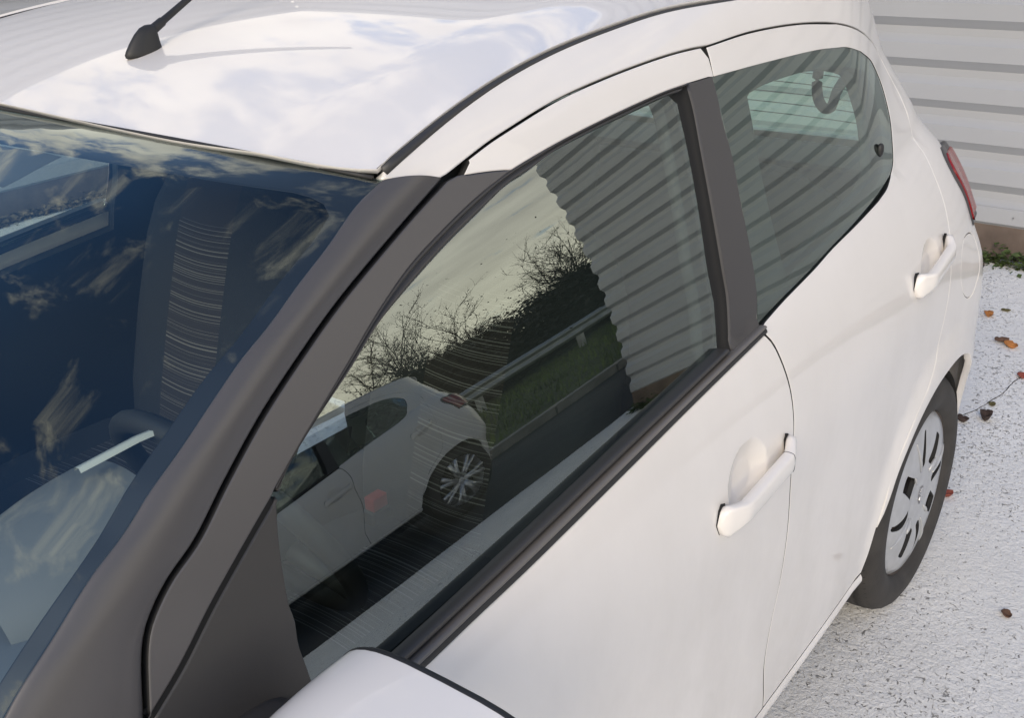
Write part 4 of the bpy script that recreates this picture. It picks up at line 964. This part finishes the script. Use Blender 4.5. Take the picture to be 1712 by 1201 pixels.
# hairline crack in the paint
cp = catmull([(-1.44, .683, 0), (-1.36, .672, 0), (-1.27, .668, 0), (-1.16, .655, 0), (-1.08, .640, 0), (-1.01, .612, 0)], .012)
cp[:, 1] += np.cumsum(rng.normal(0, .0018, len(cp)))*.7; wdt = rng.uniform(.0008, .0022, len(cp))
V = [tuple(p+[0, s*w, .0012]) for s in (-1, 1) for p, w in zip(cp, wdt)]; n = len(cp)
tag(mesh_obj('ground_crack', V, [(i, i+1, n+i+1, n+i) for i in range(n-1)], M['gap'], smooth=False), kind='structure')

# ------------------------------------------------------------------ across the lane: second car, rail, hedge (seen in the glass)
def make_alloy():
    w = empty('wheel', (0, 0, .30)); lathe('tyre', [(r*1.05, y) for r, y in tyre_prof], M['tyre'], w, n=64)
    lathe('rim', [(.212, .765), (.206, .74), (.19, .70), (.19, .62), (.21, .615), (.212, .63)], M['chrome2'], w, n=48)
    lathe('disc', [(.001, .66), (.12, .66), (.125, .64), (.001, .64)], M['steel'], w, n=32)
    lathe('hub', [(.001, .755), (.03, .755), (.045, .745), (.05, .72)], M['chrome2'], w, n=24)
    for k in range(7):
        for s in (-1, 1):
            a0, a1 = k*2*math.pi/7+s*.10, k*2*math.pi/7+s*.16
            tube('spoke', [(.035*math.cos(a0), .748, .035*math.sin(a0)), (.12*math.cos(a0), .757, .12*math.sin(a0)), (.208*math.cos(a1), .762, .208*math.sin(a1))], [.020, .017, .021], M['chrome2'], w, n=6)
    return w
M['chrome2'] = mat('alloy', (.75, .75, .76), .3, metal=.7)
other = copy_tree(car); other.name = 'parked_car'
for ch in list(other.children):
    if ch.name.startswith('wheel') and not ch.name.startswith('wheel_arch'):
        for g in list(ch.children):
            for q in list(g.children): bpy.data.objects.remove(q)
            bpy.data.objects.remove(g)
        bpy.data.objects.remove(ch)
alloy0 = make_alloy(); alloy0.parent = other
for i, (wx, flip) in enumerate(((0, True), (2.34, True), (0, False), (2.34, False))):
    a_ = alloy0 if i == 0 else copy_tree(alloy0, other); a_.location = (wx, 0, .30); a_.rotation_euler = (0, 0, math.pi if flip else 0)
other.location = (-1.52, 5.56, 0)
tag(other, 'white hatchback with spoked alloy wheels parked across the lane, mirrored in the door window', 'car')
M['rail'] = mat('galvanised_steel', (.33, .35, .36), .45, metal=.5, var=.15, var_scale=4)
gr = empty('guard_rail', (-8, 11, 0)); tag(gr, 'galvanised guard rail along the grass bank, mirrored in the door window', 'guard rail')
prof = [(.0, .155), (.03, .13), (.075, .10), (.075, .06), (.02, .02), (.02, -.02), (.075, -.06), (.075, -.10), (.03, -.13), (.0, -.155)]
loft('beam', [[(x, -d, .66+z) for x in (-26, 22)] for d, z in prof+[(d-.004, z) for d, z in reversed(prof)]], M['rail'], gr, close_u=True)
for i in range(12): box('post', (-14+i*2.5-.05, -14+i*2.5+.05), (.01, .13), (-.1, .80), M['rail'], gr, bev=.008)
def make_bush(seed, H, W, nl):
    rd = random.Random(seed); b = empty('bush', (0, 0, 0)); V, F = [], []
    def stick(p, d, ln, r, dep):
        n = 4; pts = [p]
        for i in range(n): d = (d+Vector((rd.gauss(0, .16), rd.gauss(0, .16), rd.gauss(0.02, .10)))).normalized(); pts.append(pts[-1]+d*ln/n)
        k0 = len(V)
        for i, q in enumerate(pts):
            rr = r*(1-.75*i/n); a = d.orthogonal().normalized(); c = d.cross(a)
            for j in range(3): V.append(tuple(q+a*rr*math.cos(j*2.094)+c*rr*math.sin(j*2.094)))
        for i in range(n):
            for j in range(3): F.append((k0+i*3+j, k0+i*3+(j+1) % 3, k0+(i+1)*3+(j+1) % 3, k0+(i+1)*3+j))
        if dep > 0:
            for _ in range(5 if dep > 1 else 6):
                q = pts[rd.randint(1, n)]; stick(q, (d+Vector((rd.gauss(0, .7), rd.gauss(0, .7), rd.gauss(.2, .4)))).normalized(), ln*rd.uniform(.4, .65), r*.5, dep-1)
        tips.extend(pts[1:])
    tips = []
    for _ in range(9): stick(Vector((rd.uniform(-W*.3, W*.3), rd.uniform(-.5, .5), 0)), Vector((rd.gauss(0, .35), rd.gauss(0, .3), 1)).normalized(), H*rd.uniform(.45, .75), .035, 3)
    mesh_obj('branches', V, F, mat('bark', (.035, .028, .022), .9), b, smooth=False)
    V2, F2 = [], []
    for _ in range(nl):
        if rd.random() < .35: q = rd.choice(tips)
        else: q = Vector((rd.gauss(0, W*.34), rd.gauss(0, .6), abs(rd.gauss(0, H*.33))))
        if q.z > H*.60 and rd.random() < .88: continue
        a = rd.uniform(0, 6.3); e = Vector((math.cos(a), math.sin(a), rd.uniform(-.6, .6))); g = Vector((-math.sin(a), math.cos(a), rd.uniform(-.6, .6))); s = rd.uniform(.02, .05)*(1 if q.z > H*.52 else 2.3)
        q = q+Vector((rd.gauss(0, .07), rd.gauss(0, .07), rd.gauss(0, .07))); k = len(V2)
        V2 += [tuple(q), tuple(q+e*s+g*s*.5), tuple(q+e*s*1.8), tuple(q+e*s-g*s*.5)]; F2.append((k, k+1, k+2, k+3))
    mesh_obj('foliage', V2, F2, mat('bush_leaf', (.018, .017, .009), .8, var=.6, var_scale=2), b, smooth=False)
    return b
b0, b1 = make_bush(3, 3.3, 3.2, 26000), make_bush(11, 3.6, 3.6, 26000)
spots = [(-16.5, 15.2, 1.1, .3), (-13.2, 14.6, 1.05, 2.0), (-10.4, 14.9, 1.0, 4.1), (-7.8, 14.4, .95, 1.0), (-5.2, 14.8, .90, 5.2), (-2.6, 14.5, .78, .2), (.2, 14.9, .8, 3.0), (3.2, 14.6, .85, 2.2), (-20, 15.6, 1.2, 1.3)]
for i, (x, y, s, rz) in enumerate(spots):
    b = [b0, b1][i % 2] if i < 2 else copy_tree([b0, b1][i % 2]); b.location = (x, y, .1); b.scale = (s, s, s); b.rotation_euler = (0, 0, rz)
    tag(b, 'half bare dark bush in the hedge behind the guard rail, mirrored in the glass', 'bush', 'bushes of the hedge behind the guard rail')
